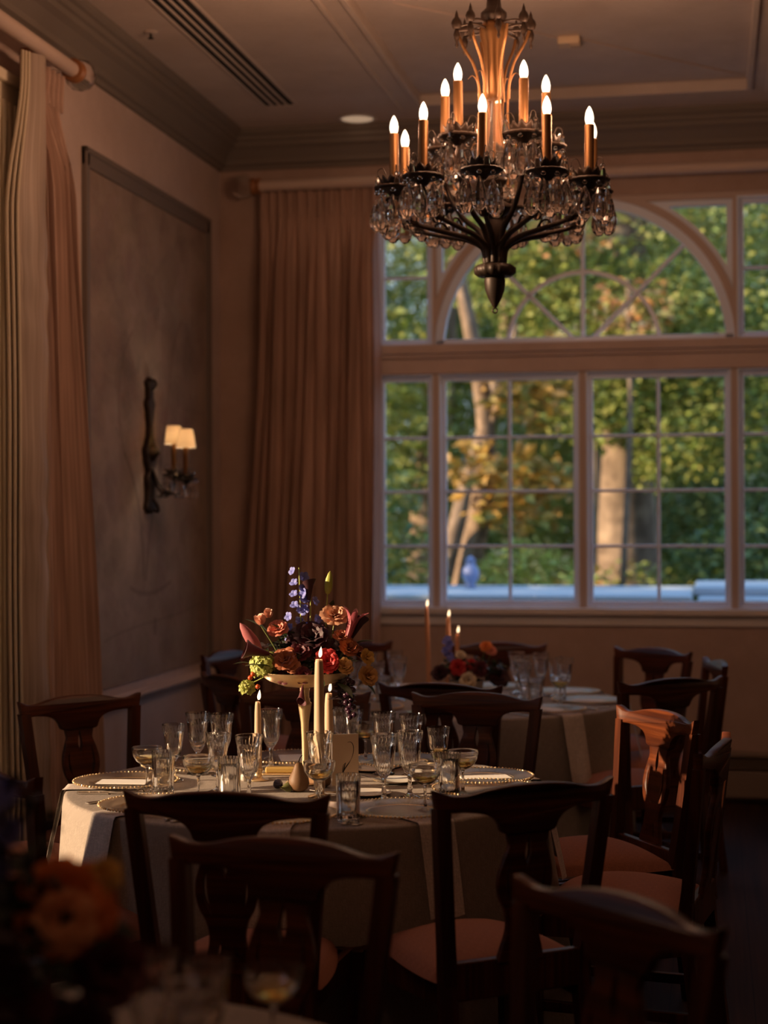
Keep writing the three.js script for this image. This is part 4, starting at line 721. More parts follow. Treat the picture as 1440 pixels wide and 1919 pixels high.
// napkins laid flat and hanging over the edge
function napkinGeo(R, drop, w = 0.118) {
  return grid(16, 44, (u, v) => { const s = v * (0.32 + drop), x = (u - 0.5) * w, flat = 0.32; let r = R - flat + s, y = 0.0025; const bend = 0.014;
    if (s > flat) { const e = s - flat; if (e < bend * 1.57) { const a = e / bend; r = R + 0.0035 + bend * Math.sin(a) * 0.7; y = 0.0025 - bend * (1 - Math.cos(a)); } else { r = R + 0.0135 + (e - bend * 1.57) * 0.22 + 0.003 * Math.sin(u * 8 + e * 9) * (e / drop); y = 0.0025 - bend - (e - bend * 1.57); } }
    const c = Math.sqrt(Math.max(0, 1 - (x / R) ** 2)); return [x, y + 0.0015 * Math.cos(u * 6), s > flat - 0.03 ? r - R + R * c : r, u * w, s]; });
}
const napkin = (T, deg, drop, label, group) => { const a = deg * D, t = thing('napkin', label, 'napkin', [T[0], TOP, T[1]], a, group); obj('linen', napkinGeo(0.772, drop), M.napkin, t); return t; };
const cardG = new RoundedBoxGeometry(0.094, 0.003, 0.165, 2, 0.0014);
const menu = (x, z, a, label) => { const t = thing('menu_card', label, 'card', [x, TOP + 0.0085, z], a); obj('card', cardG, M.paper, t); return t; };
// cutlery
const stemOutline = (w0, w1) => [[-w0, 0], [-w0 * 1.1, 0.012], [-w1, 0.06], [-w1 * 0.8, 0.12]];
function flat2(pts, t = 0.0022) { const g = plain(new THREE.ExtrudeGeometry(new THREE.Shape(pts.map(([a, b]) => new THREE.Vector2(a, b))), { depth: t, bevelEnabled: true, bevelThickness: 0.0008, bevelSize: 0.0008, bevelSegments: 2 })); g.rotateX(-Math.PI / 2); g.translate(0, 0.0008, 0); return g; }
const symm = (h) => [...h, ...h.slice().reverse().map(([a, b]) => [-a, b])];
function makeFork() { const t = thing('dinner_fork'); obj('handle', flat2(symm([[0.008, 0], [0.0085, 0.012], [0.004, 0.05], [0.0032, 0.115], [0.006, 0.128]])), M.silver, t); const h = []; for (let k = 0; k < 4; k++) h.push(flat2([[-0.0105 + k * 0.0063, 0.146], [-0.0085 + k * 0.0063, 0.198], [-0.0075 + k * 0.0063, 0.198], [-0.0065 + k * 0.0063, 0.146]])); obj('tines', [flat2(symm([[0.006, 0.127], [0.0122, 0.137], [0.0124, 0.15]])), ...h], M.silver, t); return t; }
function makeKnife() { const t = thing('dinner_knife'); obj('handle', flat2(symm([[0.0065, 0], [0.0085, 0.015], [0.006, 0.06], [0.0062, 0.10]]), 0.005), M.silver, t); obj('blade', flat2([[-0.005, 0.10], [-0.0055, 0.20], [0.0, 0.224], [0.0075, 0.20], [0.007, 0.11]], 0.0014), M.silver, t); return t; }
function makeSpoon() { const t = thing('soup_spoon'); obj('handle', flat2(symm([[0.008, 0], [0.0085, 0.012], [0.004, 0.05], [0.0032, 0.125]])), M.silver, t); obj('bowl', at(turn([[0, 0], [0.012, 0.003], [0.018, 0.008], [0.0172, 0.0085], [0.011, 0.0042], [0, 0.0012]], 24), 0, 0.0004, -0.15, 0, 0, 0, [1, 1, 1.5]), M.silver, t); return t; }
const tool = (kind, x, z, a, label, group) => place(kind, { fork: makeFork, knife: makeKnife, spoon: makeSpoon }[kind], [x, TOP + 0.0005, z], a, label, 'cutlery', group);
// places of the front table: [direction from the table's middle in degrees, what singles the place out]
const polar = (T, deg, r, side = 0) => [T[0] + r * Math.sin(deg * D) + side * Math.cos(deg * D), T[1] + r * Math.cos(deg * D) - side * Math.sin(deg * D)];
const places = [
  [-84, 'the sunlit left edge', 1, 1], [-36, 'the near left place by the hanging napkin', 1, 1], [6, 'the near place behind the left chair back', 1, 1], [42, 'the near right place by the water tumbler', 1, 1],
  [88, 'the right edge before the edge-on chair', 1, 0], [113, 'the right edge before the sunlit chair', 1, 1], [160, 'the far side before the blue-edged chair', 1, 0], [198, 'the far side behind the gold compote', 1, 0], [236, 'the far left by the curtain chair', 1, 0],
];
places.forEach(([deg, where, nap, tools], i) => {
  const [x, z] = polar(T1, deg, 0.592); charger(x, z, 'ribbed glass charger with beaded gold rim at ' + where);
  if (nap) napkin(T1, deg + (i === 0 ? 6 : 0), i < 2 ? 0.30 : 0.27, 'pale linen napkin hanging at ' + where);
  if ([0, 5, 7].includes(i)) { const [mx, mz] = polar(T1, deg, 0.60); menu(mx, mz, deg * D, 'white menu card lying on the glass charger at ' + where); }
  if (tools || i === 4) {
    const f = polar(T1, deg, 0.70, -0.205), k = polar(T1, deg, 0.70, 0.20), s = polar(T1, deg, 0.70, 0.232);
    tool('fork', ...f, deg * D, 'silver dinner fork beside the charger at ' + where); tool('knife', ...k, deg * D, 'silver dinner knife beside the charger at ' + where);
    if (i !== 0 && i !== 5) tool('spoon', ...s, deg * D, 'silver soup spoon beside the charger at ' + where);
  }
});
// bread plates with small knives, right of the middle
const breadG = turn([[0, 0.002], [0.05, 0.002], [0.075, 0.009], [0.0765, 0.0105], [0.05, 0.006], [0, 0.0045]], 48);
[[1.775, 4.225, 'farthest of the three bread plates behind the goblets'], [1.905, 4.47, 'middle one of the three bread plates behind the goblets'], [1.86, 4.74, 'near one of the three bread plates behind the goblets'], [1.80, 5.02, 'shaded bread plate beside the nearest water tumbler']].forEach(([x, z, l], i) => {
  place('bread', () => { const t = thing('bread_plate'); obj('plate', breadG, std(RGB(0.72, 0.66, 0.58), 0.25), t); obj('gold_edge', turn([[0.0745, 0.0085], [0.0775, 0.0095], [0.0775, 0.011], [0.075, 0.0105]], 48), M.gold, t); return t; }, [x, TOP, z], 0, l, 'plate');
  if (i < 3) { const t = copyOf(proto.knife, [x - 0.03, TOP + 0.0115, z + 0.07], 0.2 + 0.5 * i, 'butter knife lying across the ' + l.replace(' behind the goblets', ''), null); t.name = numbered('butter_knife'); t.scale.setScalar(0.72); }
});
// table number card: the hand-lettered sign
{
  const c = document.createElement('canvas'); c.width = 200; c.height = 380; const g = c.getContext('2d'); g.fillStyle = '#c2a78c'; g.fillRect(0, 0, 200, 380); g.strokeStyle = '#1c120c'; g.lineCap = 'round';  // brown ground paints in the shade on the pale paper
  const seg = (w0, w1, b) => { const n = 40; for (let i = 0; i < n; i++) { const q = (t) => { const m = 1 - t; return [m * m * m * b[0] + 3 * m * m * t * b[2] + 3 * m * t * t * b[4] + t * t * t * b[6], m * m * m * b[1] + 3 * m * m * t * b[3] + 3 * m * t * t * b[5] + t * t * t * b[7]]; }; g.lineWidth = w0 + (w1 - w0) * Math.sin(Math.PI * i / n); g.beginPath(); g.moveTo(...q(i / n)); g.lineTo(...q((i + 1) / n)); g.stroke(); } };
  seg(2, 5, [118, 62, 168, 40, 176, 130, 142, 190]); seg(2, 8, [142, 190, 118, 236, 92, 240, 74, 318]); seg(2, 4, [74, 318, 84, 268, 70, 232, 104, 212]); seg(2, 9, [104, 212, 92, 232, 82, 280, 84, 314]); seg(2, 3, [84, 314, 74, 322, 66, 312, 64, 320]);
  const tex = new THREE.CanvasTexture(c); tex.colorSpace = THREE.SRGBColorSpace; tex.magFilter = THREE.LinearFilter;
  const t = thing('table_number', 'upright paper card with a brush-lettered table number beside the tallest candle', 'card', [1.775, TOP, 4.665], 0.40);
  const f = plain(new THREE.PlaneGeometry(0.086, 0.164)); f.translate(0, 0.098, 0.0014); obj('card', bx(-0.043, 0.043, 0.016, 0.18, -0.001, 0.001), M.paper, t); obj('lettered_face', f, std(RGB(1, 1, 1), 0.9, { map: tex }), t);
  obj('holder', [bx(-0.03, 0.03, 0, 0.014, -0.012, 0.012, 0.004), bx(-0.03, 0.03, 0.012, 0.024, -0.006, -0.0015, 0.001), bx(-0.03, 0.03, 0.012, 0.024, 0.002, 0.006, 0.001)], M.gold, t);
}
// pears, figs, butter, shell salt
function pear(x, z, s, tilt, label) {
  const t = thing('pear', label, 'fruit', [x, TOP, z]); const g = turn([[0, 0], [0.016, 0.001], [0.030, 0.010], [0.036, 0.026], [0.033, 0.044], [0.022, 0.064], [0.016, 0.080], [0.012, 0.092], [0, 0.096]].map(([r, y]) => [r * s, y * s]), 28, (r, y, p) => r * (1 + 0.03 * Math.sin(2 * p + y * 30)));
  obj('flesh', g, std(RGB(0.13, 0.062, 0.022), 0.6), t); obj('stalk', tube([[0, 0.094 * s, 0], [0.004, 0.106 * s, 0], [0.012, 0.118 * s, 0.002]], 0.0018, 8, 6), M.wick, t); t.rotation.z = tilt;
}
pear(1.632, 4.705, 0.98, 0, 'russet pear standing at the foot of the gold compote'); pear(1.69, 4.60, 0.7, 0, 'smaller pear half hidden behind the champagne coupe by the candle');
const figM = std(RGB(0.035, 0.02, 0.035), 0.6), figG = std(RGB(0.10, 0.10, 0.025), 0.6);
for (const [x, z, a, m, l] of [[1.555, 4.668, 0.6, figM, 'dark purple fig left of the pear'], [1.603, 4.722, -0.7, figG, 'greenish fig in front of the dark fig by the pear']]) {
  const t = thing('fig', l, 'fruit', [x, TOP + 0.0155, z], a); const g = turn([[0, -0.016], [0.011, -0.013], [0.016, -0.002], [0.013, 0.010], [0.006, 0.020], [0.003, 0.027], [0, 0.028]], 20); g.rotateX(Math.PI / 2); obj('flesh', g, m, t); obj('stalk', tube([[0, 0, 0.026], [0, 0.004, 0.034]], 0.002, 6, 6), m, t);
}
{
  const b = thing('butter_block', 'pale yellow butter block on a small tray left of the gold stem', 'butter', [1.50, TOP, 4.36], 0.15);
  obj('tray', bx(-0.075, 0.075, 0, 0.006, -0.03, 0.03, 0.003), M.gold, b); obj('butter', bx(-0.066, 0.066, 0.006, 0.026, -0.02, 0.02, 0.006), std(RGB(0.40, 0.25, 0.06), 0.6), b);
  const s = thing('salt_dish', 'small white shell-shaped salt dish in front of the left candle', 'dish', [1.405, TOP, 4.52]);
  obj('dish', turn([[0, 0], [0.012, 0], [0.02, 0.008], [0.026, 0.018], [0.0245, 0.018], [0.018, 0.009], [0, 0.005]], 24, (r, y, p) => r * (1 + 0.06 * Math.cos(8 * p))), std(RGB(0.8, 0.76, 0.7), 0.3), s); obj('salt', turn([[0, 0.006], [0.019, 0.010], [0.022, 0.0155], [0.010, 0.021], [0, 0.022]], 20), M.paper, s);
}
// taper candles
const flameG = turn([[0, 0], [0.0035, 0.002], [0.0058, 0.009], [0.005, 0.018], [0.0024, 0.028], [0, 0.034]], 14);
function candle(x, z, h, r, mat, label, category = 'candle', lean = 0, light = 0.014) {
  const t = thing('taper_candle', label, category, [x, TOP, z]);
  obj('holder', turn([[0, 0], [0.036, 0], [0.037, 0.004], [0.016, 0.010], [0.013, 0.026], [0.017, 0.034], [0.0165, 0.04], [0.012, 0.04], [0, 0.034]], 24), M.gold, t);
  obj('wax', turn([[0, 0.03], [r * 1.02, 0.03], [r * 0.98, h * 0.4], [r * 0.84, h * 0.85], [r * 0.72, h - 0.012], [r * 0.60, h - 0.002], [r * 0.35, h - 0.003], [0, h - 0.005]], 24, (q, y, p) => q * (1 + 0.035 * Math.max(0, Math.sin(3 * p + 0.5)) * smooth(h * 0.5, h, y))), mat, t);
  obj('wick', tube([[0, h - 0.006, 0], [0.001, h + 0.006, 0], [0.004, h + 0.011, 0]], 0.001, 6, 5), M.wick, t);
  const f = obj('flame', flameG, M.flame, t); f.position.set(0.003, h + 0.004, 0); f.rotation.z = -0.12;
  const l = new THREE.PointLight(WARM, light); l.position.set(0.004, h + 0.018, 0); l.shadow.radius = 0.25; l.castShadow = true; t.add(l);
  t.rotation.z = lean; return t;
}
candle(1.444, 4.502, 0.262, 0.0125, M.wax, 'shortest lit taper candle, left of the gold compote');
candle(1.722, 4.80, 0.43, 0.0175, M.wax, 'tallest lit taper candle, in front of the red flower');
candle(1.645, 4.324, 0.275, 0.0165, M.wax, 'sunlit taper candle just behind the tallest one');

// ───────────── flowers ─────────────
const petalG = grid(5, 6, (u, v) => { const s = (u - 0.5) * 2, w = 0.5 * Math.pow(Math.sin(Math.PI * Math.min(0.96, 0.12 + v * 0.78)), 0.8); return [s * w, v, 0.34 * v * v * (0.4 + v * 0.5) + 0.22 * s * s * w - 0.1 * v]; });
const thinPetalG = grid(3, 6, (u, v) => { const s = (u - 0.5) * 2, w = 0.2 * Math.sin(Math.PI * Math.min(0.985, 0.08 + v * 0.92)); return [s * w, v, 0.22 * v * v + 0.3 * s * s * w]; });
const fm = (r, g, b) => phys(RGB(r, g, b), { roughness: 0.6, transmission: 0.22, thickness: 0, side: THREE.DoubleSide });
const F = { red: fm(0.50, 0.02, 0.02), wine: fm(0.10, 0.006, 0.014), deep: fm(0.045, 0.004, 0.010), coral: fm(0.70, 0.24, 0.16), peach: fm(0.66, 0.36, 0.22), blush: fm(0.80, 0.48, 0.36), rust: fm(0.36, 0.10, 0.03), terra: fm(0.42, 0.15, 0.07), tan: fm(0.58, 0.32, 0.10), pink: fm(0.50, 0.14, 0.15), lilyPink: fm(0.36, 0.07, 0.09), blue: fm(0.20, 0.22, 0.62), lime: fm(0.46, 0.50, 0.12), cream: fm(0.7, 0.58, 0.40), orange: fm(0.80, 0.24, 0.05), yellow: fm(0.70, 0.44, 0.10), glow: fm(0.88, 0.46, 0.24) };
const leafM = phys(RGB(0.035, 0.065, 0.02), { roughness: 0.45, transmission: 0.2, thickness: 0, side: THREE.DoubleSide }), stemM = std(RGB(0.16, 0.20, 0.05), 0.6), brightStem = std(RGB(0.40, 0.46, 0.10), 0.5);
// a flower with petals in whorls: rings = [count, opening angle, size]
function bloom(A, name, p, r, mat, rings, face = [0.5, 0.25], geo = petalG) {
  const f = sub(name, A, p); f.rotation.set(face[0], 0, 0); f.rotation.y = 0; const tilt = sub('petals', f); f.remove(tilt);
  f.quaternion.setFromEuler(new THREE.Euler(face[0], face[1], 0, 'YXZ'));
  for (const [n, open, size] of rings) for (let k = 0; k < n; k++) {
    const o = obj('petal', geo, mat, f), a = k / n * Math.PI * 2 + open * 3 + rr(-0.12, 0.12), q = new THREE.Quaternion().setFromEuler(new THREE.Euler(open + rr(-0.08, 0.08), a, 0, 'YXZ'));
    o.quaternion.copy(q); o.scale.setScalar(r * size * rr(0.92, 1.08)); o.position.set(Math.sin(a) * r * 0.06, -r * 0.35, Math.cos(a) * r * 0.06);
  }
  return f;
}
const ROSE = [[3, 0.06, 0.75], [5, 0.30, 0.92], [6, 0.62, 1.02], [7, 0.98, 1.06]], FULL = [[5, 0.12, 0.7], [7, 0.42, 0.85], [9, 0.75, 0.98], [10, 1.1, 1.05]], DAHLIA = [[8, 0.12, 0.6], [11, 0.4, 0.78], [14, 0.72, 0.92], [16, 1.05, 1.02], [16, 1.38, 1.05]], BUD = [[3, 0.02, 1.2], [4, 0.14, 1.3]];
const stem = (A, a, b, r = 0.0022, m = stemM) => obj('stem', tube([a, [(a[0] + b[0]) / 2 + rr(-0.008, 0.008), (a[1] + b[1]) / 2, (a[2] + b[2]) / 2 + rr(-0.008, 0.008)], b], r, 10, 6), m, A);
function leafAt(A, p, L, yaw, pitch, roll = 0) { const g = grid(4, 8, (u, v) => { const s = (u - 0.5) * 2, w = 0.22 * Math.sin(Math.PI * Math.min(0.985, 0.04 + 0.95 * v)); return [s * w, 0.16 * Math.abs(s) * w * 2 - 0.25 * v * v, v]; }); const o = obj('leaf', g, leafM, A); o.position.set(...p); o.scale.setScalar(L); o.quaternion.setFromEuler(new THREE.Euler(pitch, yaw, roll, 'YXZ')); return o; }
const lilyBudG = turn([[0, 0], [0.10, 0.03], [0.17, 0.2], [0.19, 0.4], [0.16, 0.65], [0.09, 0.88], [0, 1]], 24, (r, y, p) => r * (1 - 0.16 * Math.abs(Math.cos(1.5 * p))));
const lily = (A, name, p, L, mat, rx, rz) => { const o = obj(name, lilyBudG, mat, A); o.position.set(...p); o.scale.setScalar(L); o.rotation.set(rx, 0, rz); return o; };
function openLily(A, p, L, mat, rx, rz) { const f = sub('trumpet_lily', A, p); f.rotation.set(rx, 0, rz); const g = grid(4, 10, (u, v) => { const s = (u - 0.5) * 2, w = (0.05 + 0.055 * Math.sin(Math.PI * Math.min(0.97, v))) * (v > 0.9 ? (1.02 - v) * 8 : 1); return [s * w, v - 0.10 * Math.pow(v, 5), 0.08 + 0.06 * v + 0.28 * Math.pow(v, 5) + 0.4 * s * s * w * -0.6]; }); for (let k = 0; k < 6; k++) { const o = obj('petal', g, mat, f); o.rotation.y = k * Math.PI / 3; o.scale.setScalar(L); } return f; }
function calla(A, name, p, L, mat, rx, rz) { const g = turn([[0.02, 0], [0.06, 0.15], [0.11, 0.45], [0.17, 0.75], [0.26, 0.95], [0.25, 0.955], [0.16, 0.75], [0.10, 0.45], [0.05, 0.15], [0.0, 0.02]], 28, (r, y, q) => [r * (1 + 0.25 * Math.cos(q) * y), y + 0.16 * y * y * Math.cos(q)]); const o = obj(name, g, mat, A); o.position.set(...p); o.scale.setScalar(L); o.rotation.set(rx, 0.6, rz); return o; }
function floret(A, p, r, mat, face) { const f = sub('delphinium_floret', A, p); f.quaternion.setFromEuler(new THREE.Euler(face[0], face[1], 0, 'YXZ')); for (let k = 0; k < 5; k++) { const o = obj('petal', petalG, mat, f); o.quaternion.setFromEuler(new THREE.Euler(1.05 + rr(-0.2, 0.2), k * 1.257, 0, 'YXZ')); o.scale.setScalar(r); } return f; }
function cluster(A, name, p, R, n, mat, pr, squash = 0.8) { // too many tiny florets to pick apart: one piece
  const g = []; for (let i = 0; i < n; i++) { const u = 1 - 1.7 * (i + 0.5) / n, t = i * 2.4, s = Math.sqrt(1 - u * u), d = V(s * Math.cos(t), u * squash, s * Math.sin(t)); for (let k = 0; k < 4; k++) { const m = new THREE.Matrix4().makeRotationFromQuaternion(new THREE.Quaternion().setFromUnitVectors(V(0, 1, 0), d.clone().normalize()).multiply(new THREE.Quaternion().setFromEuler(new THREE.Euler(1.15, k * 1.571 + i, 0, 'YXZ')))).scale(V(pr, pr, pr)).setPosition(d.multiplyScalar(R * rr(0.86, 1.06))); g.push(plain(thinTiny).applyMatrix4(m)); d.divideScalar(d.length() || 1).multiplyScalar(1); } }
  const o = obj(name, mergeGeometries(g), mat, A); o.position.set(...p); o.userData.kind = 'stuff'; return o;
}
const thinTiny = grid(2, 2, (u, v) => { const s = (u - 0.5) * 2, w = 0.45 * Math.sin(Math.PI * Math.min(0.9, 0.15 + v * 0.75)); return [s * w, v, 0.15 * v * v]; });
function filler(A, p, r3, n, size, pal = [[0.02, 0.035, 0.014], [0.03, 0.05, 0.018], [0.035, 0.012, 0.014]]) {
  const m = new THREE.InstancedMesh(leafGeo, leafMat, n), q = new THREE.Quaternion(), X = new THREE.Matrix4(), c = new THREE.Color();
  for (let i = 0; i < n; i++) { const u = rr(-1, 1), t = rr(0, 6.283), r = Math.pow(rnd(), 0.4), s = Math.sqrt(1 - u * u), w = size * rr(0.7, 1.3); q.setFromEuler(new THREE.Euler(rr(-1, 1), rr(0, 6.28), rr(-1, 1))); X.compose(V(p[0] + r3[0] * r * s * Math.cos(t), p[1] + r3[1] * r * u, p[2] + r3[2] * r * s * Math.sin(t)), q, V(w, w, w)); m.setMatrixAt(i, X); m.setColorAt(i, c.setRGB(...pal[i % pal.length])); }
  m.name = 'greenery'; m.castShadow = m.receiveShadow = true; m.userData.kind = 'stuff'; A.add(m);
}
// the gold compote and its arrangement (front table)
{
  const c = thing('flower_compote', 'tall gold footed compote bowl holding the flowers on the front table', 'compote', [1.612, TOP, 4.535]);
  obj('foot', turn([[0, 0], [0.062, 0], [0.064, 0.004], [0.05, 0.010], [0.024, 0.020], [0.014, 0.034], [0.011, 0.05]], 40), M.gold, c);
  obj('stem', turn([[0.011, 0.048], [0.0095, 0.08], [0.0105, 0.14], [0.0135, 0.20], [0.0215, 0.255], [0.022, 0.262], [0.017, 0.268], [0.017, 0.276], [0.0145, 0.28], [0.0145, 0.292], [0.0165, 0.315], [0.018, 0.322], [0.01, 0.325]], 32), M.gold, c);
  obj('bowl', turn([[0.0, 0.312], [0.02, 0.313], [0.07, 0.320], [0.115, 0.336], [0.145, 0.356], [0.156, 0.367], [0.1545, 0.368], [0.143, 0.359], [0.113, 0.340], [0.07, 0.324], [0, 0.317]], 56), M.gold, c);
  const A = thing('flower_arrangement', 'arrangement of red roses, blue delphinium and lilies in the gold compote', 'flowers', [1.612, TOP + 0.335, 4.535], 0.19);
  const y0 = 0.025;
  filler(A, [0, 0.06, 0], [0.15, 0.06, 0.11], 700, 0.055); filler(A, [0.0, 0.12, -0.02], [0.13, 0.05, 0.07], 160, 0.05);
  filler(A, [0.13, -0.03, 0.03], [0.03, 0.08, 0.03], 90, 0.04, [[0.025, 0.008, 0.014], [0.03, 0.012, 0.02]]);
  for (const [n, p, r, m, rg, fc, l] of [
    ['dahlia', [0.025, 0.145, 0.03], 0.072, F.deep, DAHLIA, [0.75, 0.0], 'large black-red dahlia'],
    ['ranunculus', [0.078, 0.075, 0.115], 0.038, F.red, FULL, [1.25, 0.1], 'bright red ranunculus behind the tall flame'],
    ['lisianthus', [0.10, 0.218, 0.02], 0.044, F.peach, FULL, [0.7, 0.2], 'peach ruffled lisianthus'],
    ['carnation', [-0.086, 0.175, 0.03], 0.033, F.coral, FULL, [0.7, -0.2], 'coral carnation'], ['rose_bud', [-0.142, 0.195, 0.02], 0.026, F.blush, BUD, [0.3, -0.9], 'pale blush rosebud'], ['rose_bud', [-0.118, 0.215, 0.0], 0.022, F.blush, BUD, [0.2, -0.4], 'small blush rosebud'],
    ['carnation', [-0.06, 0.082, 0.10], 0.038, F.rust, FULL, [1.0, -0.2], 'rust carnation'], ['carnation', [-0.035, 0.06, 0.105], 0.026, F.terra, FULL, [1.1, 0], 'small terracotta carnation'],
    ['rose', [-0.062, 0.022, 0.09], 0.026, F.wine, ROSE, [1.2, -0.2], 'wine red rose at the bowl rim'], ['rose', [0.0, 0.03, 0.11], 0.03, F.wine, ROSE, [1.2, 0], 'wine red rose in the middle of the rim'],
    ['rose', [0.122, 0.148, 0.03], 0.028, F.terra, ROSE, [0.7, 0.3], 'terracotta rose'], ['rose', [0.148, 0.112, 0.05], 0.034, F.rust, ROSE, [0.9, 0.5], 'rust rose'], ['rose', [0.175, 0.095, 0.0], 0.028, F.terra, ROSE, [0.8, 0.9], 'terracotta rose at the right'],
    ['rose', [0.134, 0.055, 0.09], 0.028, F.tan, ROSE, [1.1, 0.4], 'tan rose'], ['pansy', [0.205, 0.08, 0.03], 0.026, F.yellow, ROSE, [1.2, 0.7], 'yellow-orange bloom'], ['pansy', [0.210, 0.02, 0.04], 0.034, F.tan, ROSE, [1.3, 0.6], 'hanging tan bloom'],
    ['rose', [-0.01, 0.10, 0.08], 0.034, F.wine, ROSE, [0.9, 0], 'wine red rose'], ['rose', [0.03, 0.09, -0.06], 0.036, F.wine, ROSE, [0.3, 0], 'wine red rose at the back'],
  ]) tag(bloom(A, n, p, r, m, rg, fc), l);
  stem(A, [0.078, 0.04, 0.02], [0.10, 0.20, 0.02], 0.0026); stem(A, [-0.05, y0, 0], [-0.086, 0.16, 0.03]); stem(A, [-0.06, y0, 0], [-0.14, 0.18, 0.02]); stem(A, [0.03, y0, 0], [0.05, 0.15, 0.02]);
  for (const [x0, t, n] of [[-0.018, 0.37, 13], [0.02, 0.30, 6]]) { // delphinium spikes
    stem(A, [x0 * 0.5 - 0.005, y0, -0.01], [x0, t, -0.01], 0.0022, brightStem);
    for (let k = 0; k < n; k++) { const y = t - 0.012 - k * (t - 0.13) / n, s = k % 2 ? 1 : -1; floret(A, [x0 + s * rr(0.010, 0.026) + (k > 6 ? -0.012 : 0), y, -0.01 + rr(-0.008, 0.02)], 0.0175 * rr(0.85, 1.2), F.blue, [rr(0.8, 1.5), s * rr(0.2, 1)]); }
  }
  stem(A, [0.01, y0, 0], [0.014, 0.25, 0.0], 0.003, std(RGB(0.10, 0.02, 0.02), 0.5)); calla(A, 'calla_lily', [0.014, 0.245, 0], 0.085, F.deep, 0.1, 0);
  stem(A, [0.06, y0, 0], [0.076, 0.285, 0], 0.0024, brightStem); lily(A, 'lily_bud', [0.076, 0.283, 0], 0.078, std(RGB(0.42, 0.44, 0.08), 0.45), 0.05, -0.12);
  stem(A, [-0.08, 0.04, 0.03], [-0.165, 0.13, 0.04], 0.003); lily(A, 'lily_bud', [-0.142, 0.10, 0.05], 0.115, F.pink, 0.1, 0.60); calla(A, 'calla_lily', [-0.10, 0.09, 0.07], 0.12, F.wine, 0.3, 1.15);
  stem(A, [0.10, 0.05, 0.02], [0.145, 0.15, 0.03], 0.003); openLily(A, [0.138, 0.13, 0.03], 0.12, F.lilyPink, 0.05, -0.30); calla(A, 'calla_lily', [0.15, 0.13, 0.02], 0.085, F.deep, 0.1, -0.55);
  tag(cluster(A, 'viburnum', [-0.125, 0.055, 0.06], 0.046, 120, F.lime, 0.014), 'lime green viburnum head'); cluster(A, 'viburnum', [-0.185, -0.018, 0.05], 0.022, 40, F.lime, 0.013); stem(A, [-0.11, 0.03, 0.06], [-0.185, -0.01, 0.05], 0.002, brightStem);
  for (const [x, y, z] of [[-0.163, 0.030, 0.09], [-0.147, -0.010, 0.09], [-0.172, 0.018, 0.085]]) { const b = obj('berry', new THREE.IcosahedronGeometry(0.008, 2), std(RGB(0.55, 0.08, 0.02), 0.3), A); b.position.set(x, y, z); }
  tag(bloom(A, 'hellebore', [-0.188, 0.075, 0.04], 0.022, F.wine, [[5, 0.7, 1.1]], [2.4, 0]), 'small hanging wine red bloom'); calla(A, 'calla_lily', [0.0, 0.0, 0.135], 0.06, F.wine, 2.6, 0.1);
  for (let k = 0; k < 16; k++) { const b = obj('amaranth_bead', new THREE.IcosahedronGeometry(0.012 - k * 0.0002, 1), std(RGB(0.03, 0.008, 0.02), 0.25), A); b.position.set(0.145 + 0.012 * Math.sin(k * 1.9) + k * 0.0005, 0.01 - k * 0.008, 0.085 + 0.01 * Math.cos(k * 1.3)); }
  for (const [p, L, yw, pt] of [[[-0.12, 0.16, 0.0], 0.085, -1.6, -0.75], [[-0.10, 0.05, 0.09], 0.09, -1.2, -0.35], [[0.16, 0.12, 0.03], 0.07, 1.6, -0.4], [[0.11, 0.0, 0.1], 0.08, 0.8, 0.3], [[-0.16, 0.06, 0.05], 0.075, -1.9, -0.2], [[0.085, 0.22, -0.02], 0.05, 0.4, -1.3], [[0.19, 0.0, 0.04], 0.06, 1.2, 0.5], [[-0.06, 0.14, 0.0], 0.08, -0.8, -0.9], [[0.05, 0.02, 0.12], 0.06, 0.3, 0.4]]) leafAt(A, p, L, yw, pt);
}
